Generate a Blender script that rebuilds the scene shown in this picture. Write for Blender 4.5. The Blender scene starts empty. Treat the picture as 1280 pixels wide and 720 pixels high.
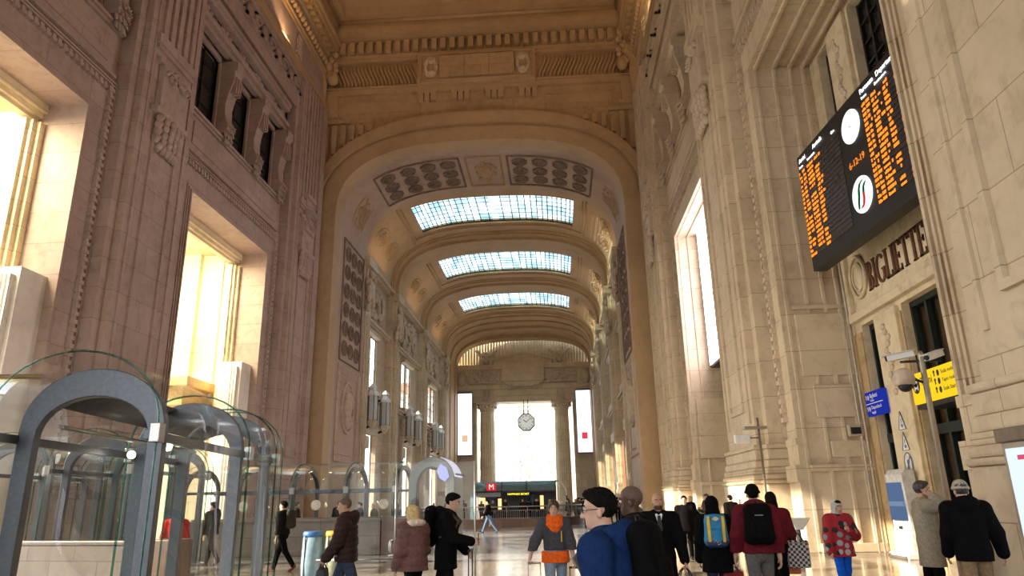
import bpy, bmesh, math, random, os
import numpy as np
from mathutils import Vector, Matrix
PI = math.pi
random.seed(7)
scn = bpy.context.scene
COL = scn.collection

# ------------------------------------------------------------------ helpers
class MB:
    """collects shapes and links them as ONE mesh object"""
    def __init__(s, f=None):
        s.v = []; s.f = []; s.map = f; s.smooth = []
    def add(s, vs, fs, smooth=False):
        b = len(s.v)
        if s.map: vs = [s.map(*p) for p in vs]
        s.v.extend(tuple(p) for p in vs)
        for q in fs:
            s.f.append(tuple(b + i for i in q)); s.smooth.append(smooth)
        return s
    def box(s, x0, x1, y0, y1, z0, z1):
        vs = [(x, y, z) for z in (z0, z1) for y in (y0, y1) for x in (x0, x1)]
        return s.add(vs, [(0, 2, 3, 1), (4, 5, 7, 6), (0, 1, 5, 4), (2, 6, 7, 3), (0, 4, 6, 2), (1, 3, 7, 5)])
    def prism(s, poly, axis, a, b, smooth=False):
        """poly: 2D points in the two other axes (in x,y,z order); extruded along axis a..b"""
        n = len(poly)
        def mk(p, t):
            if axis == 'x': return (t, p[0], p[1])
            if axis == 'y': return (p[0], t, p[1])
            return (p[0], p[1], t)
        vs = [mk(p, a) for p in poly] + [mk(p, b) for p in poly]
        fs = [(i, (i + 1) % n, n + (i + 1) % n, n + i) for i in range(n)]
        base = len(s.f)
        s.add(vs, fs, smooth)
        bb = len(s.v) - 2 * n
        s.f.append(tuple(bb + i for i in range(n - 1, -1, -1))); s.smooth.append(False)
        s.f.append(tuple(bb + n + i for i in range(n))); s.smooth.append(False)
        return s
    def tube(s, path, r, n=8, closed=False, smooth=True):
        P = [Vector(p) for p in path]; m = len(P)
        rs = r if isinstance(r, (list, tuple)) else [r] * m
        vs = []; up = None
        for i in range(m):
            if closed: t = P[(i + 1) % m] - P[i - 1]
            else: t = P[min(i + 1, m - 1)] - P[max(i - 1, 0)]
            t = t.normalized() if t.length > 1e-9 else Vector((0, 0, 1))
            if up is None:
                up = Vector((0, 0, 1)) if abs(t.z) < .9 else Vector((1, 0, 0))
            a = t.cross(up)
            if a.length < 1e-6: a = t.cross(Vector((0, 1, 0)))
            a.normalize(); up = a.cross(t).normalized()
            for k in range(n):
                q = 2 * PI * k / n
                vs.append(P[i] + (a * math.cos(q) + up * math.sin(q)) * rs[i])
        fs = []
        for i in range(m if closed else m - 1):
            j = (i + 1) % m
            for k in range(n):
                l = (k + 1) % n
                fs.append((i * n + k, i * n + l, j * n + l, j * n + k))
        if not closed:
            fs.append(tuple(range(n - 1, -1, -1))); fs.append(tuple((m - 1) * n + k for k in range(n)))
        return s.add(vs, fs, smooth)
    def lathe(s, prof, c=(0, 0, 0), n=24, axis='z', flut=0, fd=.0):
        vs = []; m = len(prof)
        for (r, h) in prof:
            for k in range(n):
                q = 2 * PI * k / n
                rr = r * (1 - fd * (k % 2)) if flut else r
                a, b = rr * math.cos(q), rr * math.sin(q)
                if axis == 'z': vs.append((c[0] + a, c[1] + b, c[2] + h))
                elif axis == 'y': vs.append((c[0] + a, c[1] + h, c[2] + b))
                else: vs.append((c[0] + h, c[1] + a, c[2] + b))
        fs = [(i * n + k, i * n + (k + 1) % n, (i + 1) * n + (k + 1) % n, (i + 1) * n + k) for i in range(m - 1) for k in range(n)]
        fs.append(tuple(range(n - 1, -1, -1))); fs.append(tuple((m - 1) * n + k for k in range(n)))
        return s.add(vs, fs, not flut)
    def ell(s, c, r, n=12, m=8):
        vs = [(c[0], c[1], c[2] - r[2])]
        for i in range(1, m):
            a = -PI / 2 + PI * i / m
            for k in range(n):
                q = 2 * PI * k / n
                vs.append((c[0] + r[0] * math.cos(a) * math.cos(q), c[1] + r[1] * math.cos(a) * math.sin(q), c[2] + r[2] * math.sin(a)))
        vs.append((c[0], c[1], c[2] + r[2]))
        fs = [(0, 1 + (k + 1) % n, 1 + k) for k in range(n)]
        for i in range(m - 2):
            for k in range(n):
                a = 1 + i * n + k; b = 1 + i * n + (k + 1) % n
                fs.append((a, b, b + n, a + n))
        t = len(vs) - 1; o = 1 + (m - 2) * n
        fs += [(o + k, o + (k + 1) % n, t) for k in range(n)]
        return s.add(vs, fs, True)
    def sheet(s, rows, closed=False, smooth=True):
        m = len(rows); n = len(rows[0])
        vs = [p for r in rows for p in r]
        fs = [(i * n + k, i * n + k + 1, (i + 1) * n + k + 1, (i + 1) * n + k) for i in range(m - 1) for k in range(n - 1)]
        return s.add(vs, fs, smooth)
    def build(s, name, mat, parent=None, kind=None, bevel=0, solid=0, **kw):
        me = bpy.data.meshes.new(name)
        me.from_pydata(s.v, [], s.f)
        me.polygons.foreach_set('use_smooth', s.smooth)
        bm = bmesh.new(); bm.from_mesh(me)
        bmesh.ops.recalc_face_normals(bm, faces=bm.faces[:]); bm.to_mesh(me); bm.free()
        return link(name, me, mat, parent, kind, bevel, solid, **kw)

def link(name, me, mat, parent=None, kind=None, bevel=0, solid=0, label=None, cat=None, group=None, loc=None):
    o = bpy.data.objects.new(name, me); COL.objects.link(o)
    if mat is not None and hasattr(me, 'materials') and len(me.materials) == 0: me.materials.append(mat)
    if parent is not None: o.parent = parent
    if bevel:
        b = o.modifiers.new('bevel', 'BEVEL'); b.width = bevel; b.segments = 2; b.limit_method = 'ANGLE'
    if solid:
        b = o.modifiers.new('solid', 'SOLIDIFY'); b.thickness = solid; b.offset = 0
    if loc: o.location = loc
    tag(o, label, cat, group, kind)
    return o

def tag(o, label=None, cat=None, group=None, kind=None):
    if label: o['label'] = label
    if cat: o['category'] = cat
    if group: o['group'] = group
    if kind: o['kind'] = kind
    return o

def empty(name, loc=(0, 0, 0), label=None, cat=None, group=None, rz=0, kind=None):
    o = bpy.data.objects.new(name, None); COL.objects.link(o)
    o.location = loc; o.rotation_euler = (0, 0, rz); o.empty_display_size = .1
    return tag(o, label, cat, group, kind)

def copy_tree(o, parent=None):
    c = o.copy(); COL.objects.link(c); c.parent = parent
    for ch in list(o.children): copy_tree(ch, c)
    return c

def text_mesh(body, size, extrude=.002, align='CENTER'):
    cu = bpy.data.curves.new('t', 'FONT'); cu.body = body; cu.size = size; cu.extrude = extrude
    cu.align_x = align; cu.align_y = 'CENTER'; cu.resolution_u = 3
    o = bpy.data.objects.new('t', cu); COL.objects.link(o)
    dg = bpy.context.evaluated_depsgraph_get()
    me = bpy.data.meshes.new_from_object(o.evaluated_get(dg))
    bpy.data.objects.remove(o); bpy.data.curves.remove(cu)
    return me

def text(name, body, size, mat, parent, M, extrude=.002, align='CENTER', sx=1.0):
    """M: 4x4 placing text plane (x right, y up, z towards the reader) in the parent's space"""
    me = text_mesh(body, size, extrude, align)
    me.transform(M @ Matrix.Diagonal((sx, 1, 1, 1)))
    return link(name, me, mat, parent)

def frame(o, xd, yd):
    xd = Vector(xd).normalized(); yd = Vector(yd).normalized(); zd = xd.cross(yd)
    m = Matrix((xd, yd, zd)).transposed().to_4x4(); m.translation = Vector(o)
    return m

# ------------------------------------------------------------------ materials
MATS = {}
def nodes(name):
    m = bpy.data.materials.new(name); m.use_nodes = True
    nt = m.node_tree; nt.nodes.clear()
    out = nt.nodes.new('ShaderNodeOutputMaterial')
    MATS[name] = m
    return m, nt, out
def N(nt, t, **kw):
    n = nt.nodes.new(t)
    for k, v in kw.items():
        if k.startswith('_'): setattr(n, k[1:], v)
        else: n.inputs[k.replace('__', ' ')].default_value = v
    return n
def ramp(nt, fac, stops):
    r = nt.nodes.new('ShaderNodeValToRGB')
    while len(r.color_ramp.elements) < len(stops): r.color_ramp.elements.new(.5)
    for e, (p, c) in zip(r.color_ramp.elements, stops):
        e.position = p; e.color = (*c, 1) if len(c) == 3 else c
    nt.links.new(fac, r.inputs[0]); return r.outputs[0]
def mixc(nt, fac, a, b, mode='MIX'):
    m = nt.nodes.new('ShaderNodeMix'); m.data_type = 'RGBA'; m.blend_type = mode
    for i, v in ((0, fac), (6, a), (7, b)):
        if isinstance(v, (int, float)): m.inputs[i].default_value = v
        elif isinstance(v, tuple): m.inputs[i].default_value = (*v, 1)
        else: nt.links.new(v, m.inputs[i])
    return m.outputs[2]

def plain(name, col, rough=.6, metal=0, noise=.12, scale=8, bump=0, spec=.5, coat=0):
    if name in MATS: return MATS[name]
    m, nt, out = nodes(name)
    b = N(nt, 'ShaderNodeBsdfPrincipled', Roughness=rough, Metallic=metal)
    b.inputs['Specular IOR Level'].default_value = spec
    if coat: b.inputs['Coat Weight'].default_value = coat
    tc = N(nt, 'ShaderNodeTexCoord')
    no = N(nt, 'ShaderNodeTexNoise', Scale=scale, Detail=4)
    nt.links.new(tc.outputs['Object'], no.inputs[0])
    c = tuple(col)
    d = tuple(x * (1 - noise * 2) for x in c); l = tuple(min(1, x * (1 + noise)) for x in c)
    nt.links.new(ramp(nt, no.outputs[0], [(.3, d), (.7, l)]), b.inputs['Base Color'])
    if bump:
        bp = N(nt, 'ShaderNodeBump', Strength=bump, Distance=.02)
        nt.links.new(no.outputs[0], bp.inputs['Height']); nt.links.new(bp.outputs[0], b.inputs['Normal'])
    nt.links.new(b.outputs[0], out.inputs[0])
    return m

def emit(name, col, strength):
    if name in MATS: return MATS[name]
    m, nt, out = nodes(name)
    e = N(nt, 'ShaderNodeEmission', Color=(*col, 1), Strength=strength)
    nt.links.new(e.outputs[0], out.inputs[0]); return m

def glass(name, tint=(.93, .96, .95), fres=1.45, rough=.02):
    m, nt, out = nodes(name)
    t = N(nt, 'ShaderNodeBsdfTransparent', Color=(*tint, 1))
    g = N(nt, 'ShaderNodeBsdfGlossy', Roughness=rough)
    f = N(nt, 'ShaderNodeLayerWeight', Blend=.5)
    pw = N(nt, 'ShaderNodeMath', _operation='POWER'); pw.inputs[1].default_value = 4
    ma = N(nt, 'ShaderNodeMath', _operation='MULTIPLY_ADD'); ma.inputs[1].default_value = .25; ma.inputs[2].default_value = ((fres - 1) / (fres + 1)) ** 2
    mx = N(nt, 'ShaderNodeMixShader'); L = nt.links.new
    L(f.outputs['Facing'], pw.inputs[0]); L(pw.outputs[0], ma.inputs[0]); L(ma.outputs[0], mx.inputs[0])
    L(t.outputs[0], mx.inputs[1]); L(g.outputs[0], mx.inputs[2])
    L(mx.outputs[0], out.inputs[0]); return m

def stone(name, base, axes='yz', joint=(2.4, 1.2), jd=.8, vein=.5, rough=.55, contrast=1.0, bump=.25):
    """weathered stone facing: mottling, veins, thin block joints"""
    m, nt, out = nodes(name)
    b = N(nt, 'ShaderNodeBsdfPrincipled', Roughness=rough); b.inputs['Specular IOR Level'].default_value = .3
    tc = N(nt, 'ShaderNodeTexCoord'); L = nt.links.new
    pos = tc.outputs['Object']
    n1 = N(nt, 'ShaderNodeTexNoise', Scale=.35, Detail=6, Roughness=.6); L(pos, n1.inputs[0])
    n2 = N(nt, 'ShaderNodeTexNoise', Scale=2.2, Detail=8, Roughness=.65, Distortion=.6); L(pos, n2.inputs[0])
    c = base
    sc = lambda k, t=(1, 1, 1): tuple(min(1, x * k * y) for x, y in zip(c, t))
    col = ramp(nt, n1.outputs[0], [(.3, sc(1 - .28 * contrast, (1, .96, .9))), (.5, sc(1)), (.72, sc(1 + .14 * contrast, (1, 1, 1.02)))])
    v = ramp(nt, n2.outputs[0], [(.32, sc(.62, (1.05, .93, .85))), (.5, sc(1)), (.75, sc(1.1))])
    col = mixc(nt, vein, col, v)
    if joint:
        sep = N(nt, 'ShaderNodeSeparateXYZ'); L(pos, sep.inputs[0])
        cb = N(nt, 'ShaderNodeCombineXYZ')
        idx = {'x': 0, 'y': 1, 'z': 2}
        L(sep.outputs[idx[axes[0]]], cb.inputs[0]); L(sep.outputs[idx[axes[1]]], cb.inputs[1])
        br = N(nt, 'ShaderNodeTexBrick', Scale=1, Mortar__Size=.012, Brick__Width=joint[0], Row__Height=joint[1], Mortar__Smooth=.3, Bias=0)
        br.inputs['Color1'].default_value = (1, 1, 1, 1); br.inputs['Color2'].default_value = (.88, .87, .86, 1)
        br.inputs['Mortar'].default_value = (jd * .7, jd * .62, jd * .55, 1)
        L(cb.outputs[0], br.inputs[0])
        col = mixc(nt, 1.0, col, br.outputs[0], 'MULTIPLY')
    L(col, b.inputs['Base Color'])
    if bump:
        bp = N(nt, 'ShaderNodeBump', Strength=bump, Distance=.03)
        L(n2.outputs[0], bp.inputs['Height']); L(bp.outputs[0], b.inputs['Normal'])
    L(b.outputs[0], out.inputs[0]); return m

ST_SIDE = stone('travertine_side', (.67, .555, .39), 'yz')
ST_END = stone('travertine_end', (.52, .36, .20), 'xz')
ST_LEFT = stone('travertine_shade_tint', (.44, .335, .285), 'yz')  # same stone as the right wall, its dimmer light put into the colour
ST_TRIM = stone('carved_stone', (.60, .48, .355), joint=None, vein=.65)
ST_TRIML = stone('carved_stone_shade_tint', (.44, .34, .285), joint=None, vein=.6)  # carved_stone again, tinted and darkened for the left side's dimmer light
ST_VAULT = stone('vault_stucco', (.50, .345, .19), joint=None, vein=.25, contrast=.7, bump=.1)
ST_SOF = stone('soffit_stone', (.48, .35, .265), joint=None, vein=.3)
ST_DARK = stone('base_marble', (.36, .29, .23), 'yz', joint=(2.6, 1.4), vein=.6)
ST_VEST = stone('vestibule_stone', (.84, .72, .48), 'xz', joint=(1.9, .95), vein=.35)
ST_BIGL = stone('ticket_hall_marble', (.70, .59, .40), joint=None, vein=.7)
ST_YEL = stone('yellow_marble', (.50, .37, .20), joint=None, vein=.9, contrast=1.4)
ST_PAR = stone('parapet_marble', (.235, .205, .185), 'xz', joint=(1.3, .6), vein=.5, rough=.35)
ST_PARN = stone('darkened_parapet_marble', (.15, .125, .11), 'xz', joint=(1.3, .6), vein=.5, rough=.35)  # darkened copy of the parapet marble, shade put in against the sun
ST_PARD = stone('dark_parapet_marble', (.16, .105, .085), joint=None, vein=.6, rough=.3)
DARKMETAL = plain('dark_metal', (.03, .032, .035), .35, .6, .1)
BLACK = plain('black_casing', (.012, .012, .013), .45, 0, .1)
STEEL = plain('brushed_steel', (.42, .42, .41), .32, .85, .06, 40)
STEELD = plain('dark_steel_plate', (.10, .11, .125), .38, .7, .08, 20)
STEELP = plain('painted_grey_steel', (.33, .34, .33), .4, .4, .06, 20)
WHITEP = plain('white_paint', (.78, .77, .74), .4, 0, .04)
GLASS = glass('clear_glass', (.982, .99, .988), 1.25)
GLASSE = glass('green_edge_glass', (.35, .62, .55), 1.5)
DGLASS = plain('dark_window_glass', (.035, .03, .025), .12, 0, .2, 1.5)
WORLD_S, SUN_DIR, SUN_E, UP_E, EXPO, SCREEN_S = 4.6, (.88, .21, -.38), 13.0, 190, 0.14, 6.5
VEST_E = 3500
# ------------------------------------------------------------------ the hall
XL, XR, XC = -17.5, 7.5, -5.15
YB, YE = -14.0, 47.5
BAYS = [0.85, 18.0, 35.15]
OH = 4.6                                   # half width of a bay opening
OT = 16.4                                  # top of the openings
def LM(s, d, z): return (XL + d, s, z)
def RM(s, d, z): return (XR - d, s, z)

def pier_centres(): return [-7.7, 9.42, 26.57, 43.9]

def rope(mp, c):
    """beaded rope moulding round one bay opening"""
    m = MB(mp); w = OH + 1.22; zt = OT + 1.32
    def bead(s, z, vert):
        if vert:
            m.box(s - .12, s + .12, .0, .17, z, z + .15); m.box(s - .07, s + .07, .0, .12, z + .15, z + .3)
        else:
            m.box(s, s + .15, .0, .17, z - .12, z + .12); m.box(s + .15, s + .3, .0, .12, z - .07, z + .07)
    for sg in (-1, 1):
        z = 3.9
        while z < zt: bead(c + sg * w, z, True); z += .3
        for e in (.24, .34):
            m.box(c + sg * w + sg * e - .035, c + sg * w + sg * e + .035, 0, .13, 3.4, zt + .35)
    s = c - w
    while s < c + w: bead(s, zt + .05, False); s += .3
    for e in (.28, .42): m.box(c - w - .3, c + w + .3, 0, .15, zt + e - .03, zt + e + .04)
    return m

def console_poly():
    """side profile (d, z) of a window console bracket"""
    return [(0, 25.1), (.95, 25.1), (.95, 24.6), (.82, 24.5), (.82, 24.0), (.72, 23.6), (.55, 23.0), (.46, 22.4), (.5, 21.8), (.66, 21.35), (.7, 21.0), (.55, 20.75), (.3, 20.7), (.12, 20.35), (0, 20.3)]

def acanthus(mp, c, d0, z0, w, h, dep, rows=3, seed=1):
    """a bunch of carved curling leaves, tips turning out of the wall"""
    r = random.Random(seed); m = MB(mp); rows += 1
    for j in range(rows):
        zt = z0 + h * (j + 1.25) / rows; L = h / rows * 1.5; k = 1 if j else .75
        for i in range(-2, 3):
            u = i / 2 * k; x = c + u * w * .36; o = dep * (1 - .35 * abs(u)) * (.55 + .45 * j / rows)
            pts = [(x - u * w * .06, d0 + o * .35, zt), (x, d0 + o * .75, zt - L * .35), (x + u * w * .05, d0 + o * .9, zt - L * .7), (x + u * w * .09, d0 + o * 1.15, zt - L * .95), (x + u * w * .1, d0 + o * 1.3, zt - L * .85)]
            m.tube(pts, [w * .05, w * .095, w * .085, w * .055, w * .02], 6)
    return m

def ledge(m, s0, s1, z, prof):
    """stepped horizontal moulding; prof = [(dz0, dz1, d)]"""
    for a, b, d in prof: m.box(s0, s1, -.05, d, z + a, z + b)

def build_side(side):
    mp = LM if side == 'left' else RM
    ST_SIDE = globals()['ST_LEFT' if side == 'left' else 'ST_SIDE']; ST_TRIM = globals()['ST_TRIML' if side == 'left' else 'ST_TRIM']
    wall = MB(mp)
    edges = [YB] + [v for c in BAYS for v in (c - OH, c + OH)] + [YE + 1.2]
    if side == 'left': edges = [YB, 7.0, 22.6, 30.55, 39.75, YE + 1.2]      # unseen opening widened beyond its bay so the sun reaches the walkers
    for i in range(0, len(edges), 2): wall.box(edges[i], edges[i + 1], -2.0, 0, 0, OT)
    wall.box(YB, YE + 1.2, -2.0, 0, OT, 20.6)
    # the window-trio zone is set back, everything above comes forward again
    ws = []
    for c in BAYS:
        ws += [(c - 5.25, c - 2.85), (c - 1.5, c + .9), (c + 2.25, c + 4.65)]
    e2 = [YB] + [v for w in ws for v in w] + [YE + 1.2]
    for i in range(0, len(e2), 2): wall.box(e2[i], e2[i + 1], -2.0, -.25, 20.6, 24.9)
    wall.box(YB, YE + 1.2, -2.0, -.25, 24.9, 27.6)
    wall.box(YB, YE + 1.2, -2.0, .55, 27.6, 41.0)
    W = wall.build('wall_' + side, ST_SIDE, kind='structure')
    # plinth course and piers
    for c in pier_centres():
        if side == 'left' and c == 9.42: continue
        h0 = c - 2.45; h1 = c + 2.45
        p = MB(mp)
        p.box(h0, h1, 0, .58, 0, 30.4)
        p.box(h0 + .45, h1 - .45, .5, .86, 0, 30.2)
        # raised fillets that frame the sunken shaft panel
        for a in (c - .95, c + .8): p.box(a, a + .15, .8, .95, 4.6, 16.9)
        p.box(c - .95, c + .95, .8, .95, 4.45, 4.6)
        for a in (h0 + .8, h1 - .95): p.box(a, a + .1, .8, .92, 4.0, 30)
        # fluted upper shaft
        for k in range(5):
            a = c - 1.25 + k * .56; p.box(a, a + .3, .8, .98, 21.4, 30.2)
        p.box(c - 1.6, c + 1.6, .8, 1.08, 20.9, 21.35); p.box(c - 1.45, c + 1.45, .8, 1.0, 20.7, 20.9)
        p.build('pilaster', ST_SIDE, W)
        b = MB(mp)
        for (z0, z1, e) in ((0, 2.0, .30), (2.0, 2.12, .36), (2.12, 2.3, .31), (2.3, 2.5, .25), (2.5, 2.75, .19), (2.75, 3.1, .14), (3.1, 3.25, .18)):
            b.box(h0 - .0 - e * .9, h1 + e * .9, 0, .58 + e, z0, z1); b.box(h0 + .35 - e * .5, h1 - .35 + e * .5, .5, .86 + e, z0, z1)
        b.build('pier_base', ST_SIDE, W, bevel=.05)
        # carved cartouche on the shaft
        k = MB(mp)
        k.box(c - 1.05, c + 1.05, .8, 1.12, 18.0, 20.1); k.box(c - 1.3, c + 1.3, .8, 1.2, 17.75, 18.0); k.box(c - 1.3, c + 1.3, .8, 1.05, 20.1, 20.3)
        cart = k.build('cartouche', ST_TRIM, W, bevel=.03)
        acanthus(mp, c, .85, 16.2, 2.1, 1.6, .4, 4, 3).build('acanthus_drop', ST_TRIM, cart)
        v = MB(mp)
        for sg in (-1, 1):
            for t in range(14):
                q = t / 13 * 2.2 * PI; r = .38 * (1 - t / 17)
                v.ell((c + sg * (.55 + r * math.cos(q)), 1.18, 19.65 + r * math.sin(q) * .75), (.09, .13, .09), 6, 4)
        for t in range(9): v.ell((c - .5 + t * .125, 1.2, 19.85 + .18 * math.sin(t * .8)), (.1, .12, .13), 6, 4)
        v.build('scroll_relief', ST_TRIM, cart)
    # bays
    for bi, c in enumerate(BAYS):
        rope(mp, c).build('rope_molding', ST_TRIM, W)
        a = MB(mp)
        for e, dd in ((0, .16), (.12, .1), (.22, .05)):     # stepped architrave round the opening
            for sg in (-1, 1):
                if side == 'left' and sg < 0 and c == 18.0: continue
                x = c + sg * (OH + e - .015); a.box(min(x, x + sg * .1), max(x, x + sg * .1), -.1, dd, 0, OT + e + .1)
            a.box(c - OH - e - .1, c + OH + e + .1, -.1, dd + .003, OT + e - .015, OT + e + .085)
        # base blocks of the bay frame
        for sg in (-1, 1):
            if side == 'left' and sg < 0 and c == 18.0: continue
            for (z0, z1, e) in ((0, 2.0, .25), (2.0, 2.5, .32), (2.5, 3.1, .18), (3.1, 3.3, .22)):
                x0, x1 = c + sg * (OH - .03), c + sg * (OH + 1.0); a.box(min(x0, x1), max(x0, x1), -.1, e, z0, z1)
        a.build('architrave', ST_SIDE, W)
        l = MB(mp)
        l.box(c - 5.6, c + 5.6, 0, .12, 18.5, 20.2); l.box(c - 5.2, c + 5.2, .1, .18, 18.75, 19.95)
        ledge(l, c - 5.8, c + 5.8, 20.25, [(0, .14, .2), (.14, .3, .3), (.3, .36, .2)])
        ledge(l, c - 5.8, c + 5.8, 18.3, [(0, .1, .22), (.1, .2, .14)])
        l.build('lintel_panel', ST_SIDE, W)
        w = MB(mp)
        for s0, s1 in ws[bi * 3:bi * 3 + 3]:
            for e, dd in ((0, -.1), (.14, -.16), (.28, -.2)):
                for x in (s0 - e - .12, s1 + e): w.box(x, x + .12, -.4, dd, 20.6, 24.9 + e + .1)
                w.box(s0 - e - .12, s1 + e + .12, -.4, dd, 24.9 + e, 25.02 + e)
        ledge(w, c - 5.8, c + 5.8, 25.0, [(.3, .5, .3), (.5, .75, .2), (.75, 1.0, .4), (1.0, 1.6, .05), (1.9, 2.2, .35), (2.2, 2.45, .45)])
        w.build('window_surround', ST_SIDE, W)
        sc = MB(mp)                                              # scroll band under the soffit
        for t in range(26):
            s = c - 5.5 + t * .44
            sc.ell((s, -.02, 26.6 + .12 * math.sin(t * 1.3)), (.2, .16, .2), 7, 5)
        sc.build('scroll_relief', ST_TRIM, W)
        for s in (c - 2.18, c + 1.57, c + 5.3):
            cm = MB(mp); pl = console_poly()
            n = len(pl); s0, s1 = s - .42, s + .42
            vs = [(s0, p[0] - .2, p[1]) for p in pl] + [(s1, p[0] - .2, p[1]) for p in pl]
            cm.add(vs, [(i, (i + 1) % n, n + (i + 1) % n, n + i) for i in range(n)] + [tuple(range(n)), tuple(range(n, 2 * n))])
            for q in (-.25, 0, .25): cm.box(s + q - .06, s + q + .06, .2, .72, 23.2, 24.2)
            co = cm.build('console_bracket', ST_SIDE, W)
            acanthus(mp, s, .22, 20.2, .85, 1.25, .5, 3, int(s * 7) & 255).build('acanthus_drop', ST_TRIM, co)
        # greek key
        g = MB(mp); s = c - 7.2; z = 28.75
        g.box(c - 8.6, c + 8.6, .5, .62, z - .28, z - .18); g.box(c - 8.6, c + 8.6, .5, .7, z + 1.0, z + 1.12)
        for k in range(7):
            s = c - 7.4 + k * 2.15
            for (a0, a1, b0, b1) in ((0, 1.25, .72, .9), (0, .2, .2, .9), (.2, .8, .2, .36), (.64, .8, .2, .62), (1.05, 1.25, 0, .9), (1.05, 2.15, 0, .17)):
                g.box(s + a0, s + a1, .5, .7, z + b0, z + b1)
        g.build('greek_key_frieze', ST_SIDE, W)
        # frieze panels
        f = MB(mp)
        f.box(c - 5.2, c + 5.2, .5, .62, 30.9, 33.0); f.box(c - 4.9, c + 4.9, .6, .7, 31.15, 32.75)
        f.build('frieze_panel', ST_SIDE, W)
        for sg in (-1, 1):
            acanthus(mp, c + sg * 5.9, .5, 31.0, 1.0, 1.9, .3, 4, 5).build('scroll_relief', ST_TRIM, W)
    co = MB(mp)
    ledge(co, YB, YE, 30.35, [(0, .2, .72), (.2, .35, .85)])
    ledge(co, YB, YE, 33.3, [(0, .2, .7), (.2, .4, .8)])
    ledge(co, YB, YE, 34.9, [(0, .3, 1.0), (.9, 1.2, 1.5), (1.2, 1.5, 1.7)])
    co.box(YB, YE, .4, .9, 35.2, 36.4)
    s = YB
    while s < YE - .3:
        co.ell((s + .22, .82, 34.15), (.19, .22, .3), 6, 4); s += .5
    s = YB
    while s < YE - .3:
        co.box(s, s + .4, .8, 1.35, 35.25, 35.85); s += .72
    co.build('cornice', ST_VAULT, W)
    # paired strips and small brackets on the corner pier beside the great arch
    cp = MB(mp)
    cp.box(45.5, 46.4, .5, 1.05, 0, 30)
    cp.build('corner_pilaster', ST_SIDE, W)
    for z in (19.2, 21.6):
        b = MB(mp); b.box(42.9, 44.6, .8, 1.3, z, z + .3); b.box(43.1, 44.4, .8, 1.15, z - .5, z)
        bo = b.build('bracket_ornament', ST_TRIM, W, bevel=.04)
        acanthus(mp, 43.75, .85, z - 1.6, 1.1, 1.2, .35, 3, 9).build('acanthus_drop', ST_TRIM, bo)
    return W, ws

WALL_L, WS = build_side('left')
WALL_R, _ = build_side('right')

# high dark windows
wn = 0
for side, mp in (('left', LM), ('right', RM)):
    for s0, s1 in WS[3:] if True else WS:
        wn += 1
        f = MB(mp); f.box(s0, s1, -.5, -.45, 20.6, 24.9)
        o = f.build('window_%d' % wn, DGLASS, kind='structure')
        b = MB(mp)
        for x in (s0, (s0 + s1) / 2 - .05, s1 - .1): b.box(x, x + .1, -.45, -.38, 20.6, 24.9)
        for z in (20.6, 21.8, 23.0, 24.2): b.box(s0, s1, -.45, -.4, z, z + .1)
        b.build('window_frame', DARKMETAL, o)

# ------------------------------------------------------------------ great arch at the end of the hall
def superell(a, b, z0, n, t, xc=XC):
    """t 0..1 from left spring to right spring"""
    q = PI * (1 - t); c, s = math.cos(q), math.sin(q)
    return (xc + a * math.copysign(abs(c) ** (2 / n), c), z0 + b * abs(s) ** (2 / n))
NS = 72
TS = [.5 - .5 * math.cos(PI * i / NS) * (1 if True else 0) for i in range(NS + 1)]
TS = [i / NS for i in range(NS + 1)]
def profile(a, b, z0=21.7, n=2.75, zf=0.0):
    return [(XC - a, zf)] + [superell(a, b, z0, n, t) for t in TS] + [(XC + a, zf)]

def ring(m, pa, pb, y0, y1):
    """solid band between two profiles (outer pa, inner pb), front y0 back y1"""
    k = len(pa)
    vs = [(p[0], y0, p[1]) for p in pa] + [(p[0], y0, p[1]) for p in pb] + [(p[0], y1, p[1]) for p in pa] + [(p[0], y1, p[1]) for p in pb]
    fs = []
    for i in range(k - 1):
        fs += [(i, i + 1, k + i + 1, k + i), (2 * k + i, 2 * k + i + 1, 3 * k + i + 1, 3 * k + i), (i, i + 1, 2 * k + i + 1, 2 * k + i), (k + i, k + i + 1, 3 * k + i + 1, 3 * k + i)]
    m.add(vs, fs)

P_IN, P_ST, P_EX = profile(10.55, 5.9), profile(11.95, 7.3, n=2.6), profile(12.6, 8.25, n=2.5)
we = MB()
# wall above the arch: columns from the curve to the cornice
top = 41.0
cur = [superell(12.45, 8.1, 21.7, 2.5, t) for t in TS]
for i in range(NS):
    (xa, za), (xb, zb) = cur[i], cur[i + 1]
    we.add([(xa, 47.5, za), (xb, 47.5, zb), (xb, 47.5, top), (xa, 47.5, top), (xa, 49, za), (xb, 49, zb), (xb, 49, top), (xa, 49, top)],
           [(0, 1, 2, 3), (4, 5, 6, 7), (0, 1, 5, 4)])
we.box(-19, XC - 12.4, 47.5, 49, 0, top); we.box(XC + 12.4, 9, 47.5, 49, 0, top)
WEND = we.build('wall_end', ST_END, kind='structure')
ar = MB(); ring(ar, P_EX, P_ST, 47.0, 48.2); ar.build('archivolt', ST_VAULT, WEND)
ar = MB(); ring(ar, P_ST, profile(11.7, 7.05, n=2.6), 47.35, 48.2); ring(ar, profile(11.7, 7.05, n=2.6), P_IN, 47.2, 48.6); ar.build('archivolt', ST_VAULT, WEND)
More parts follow.
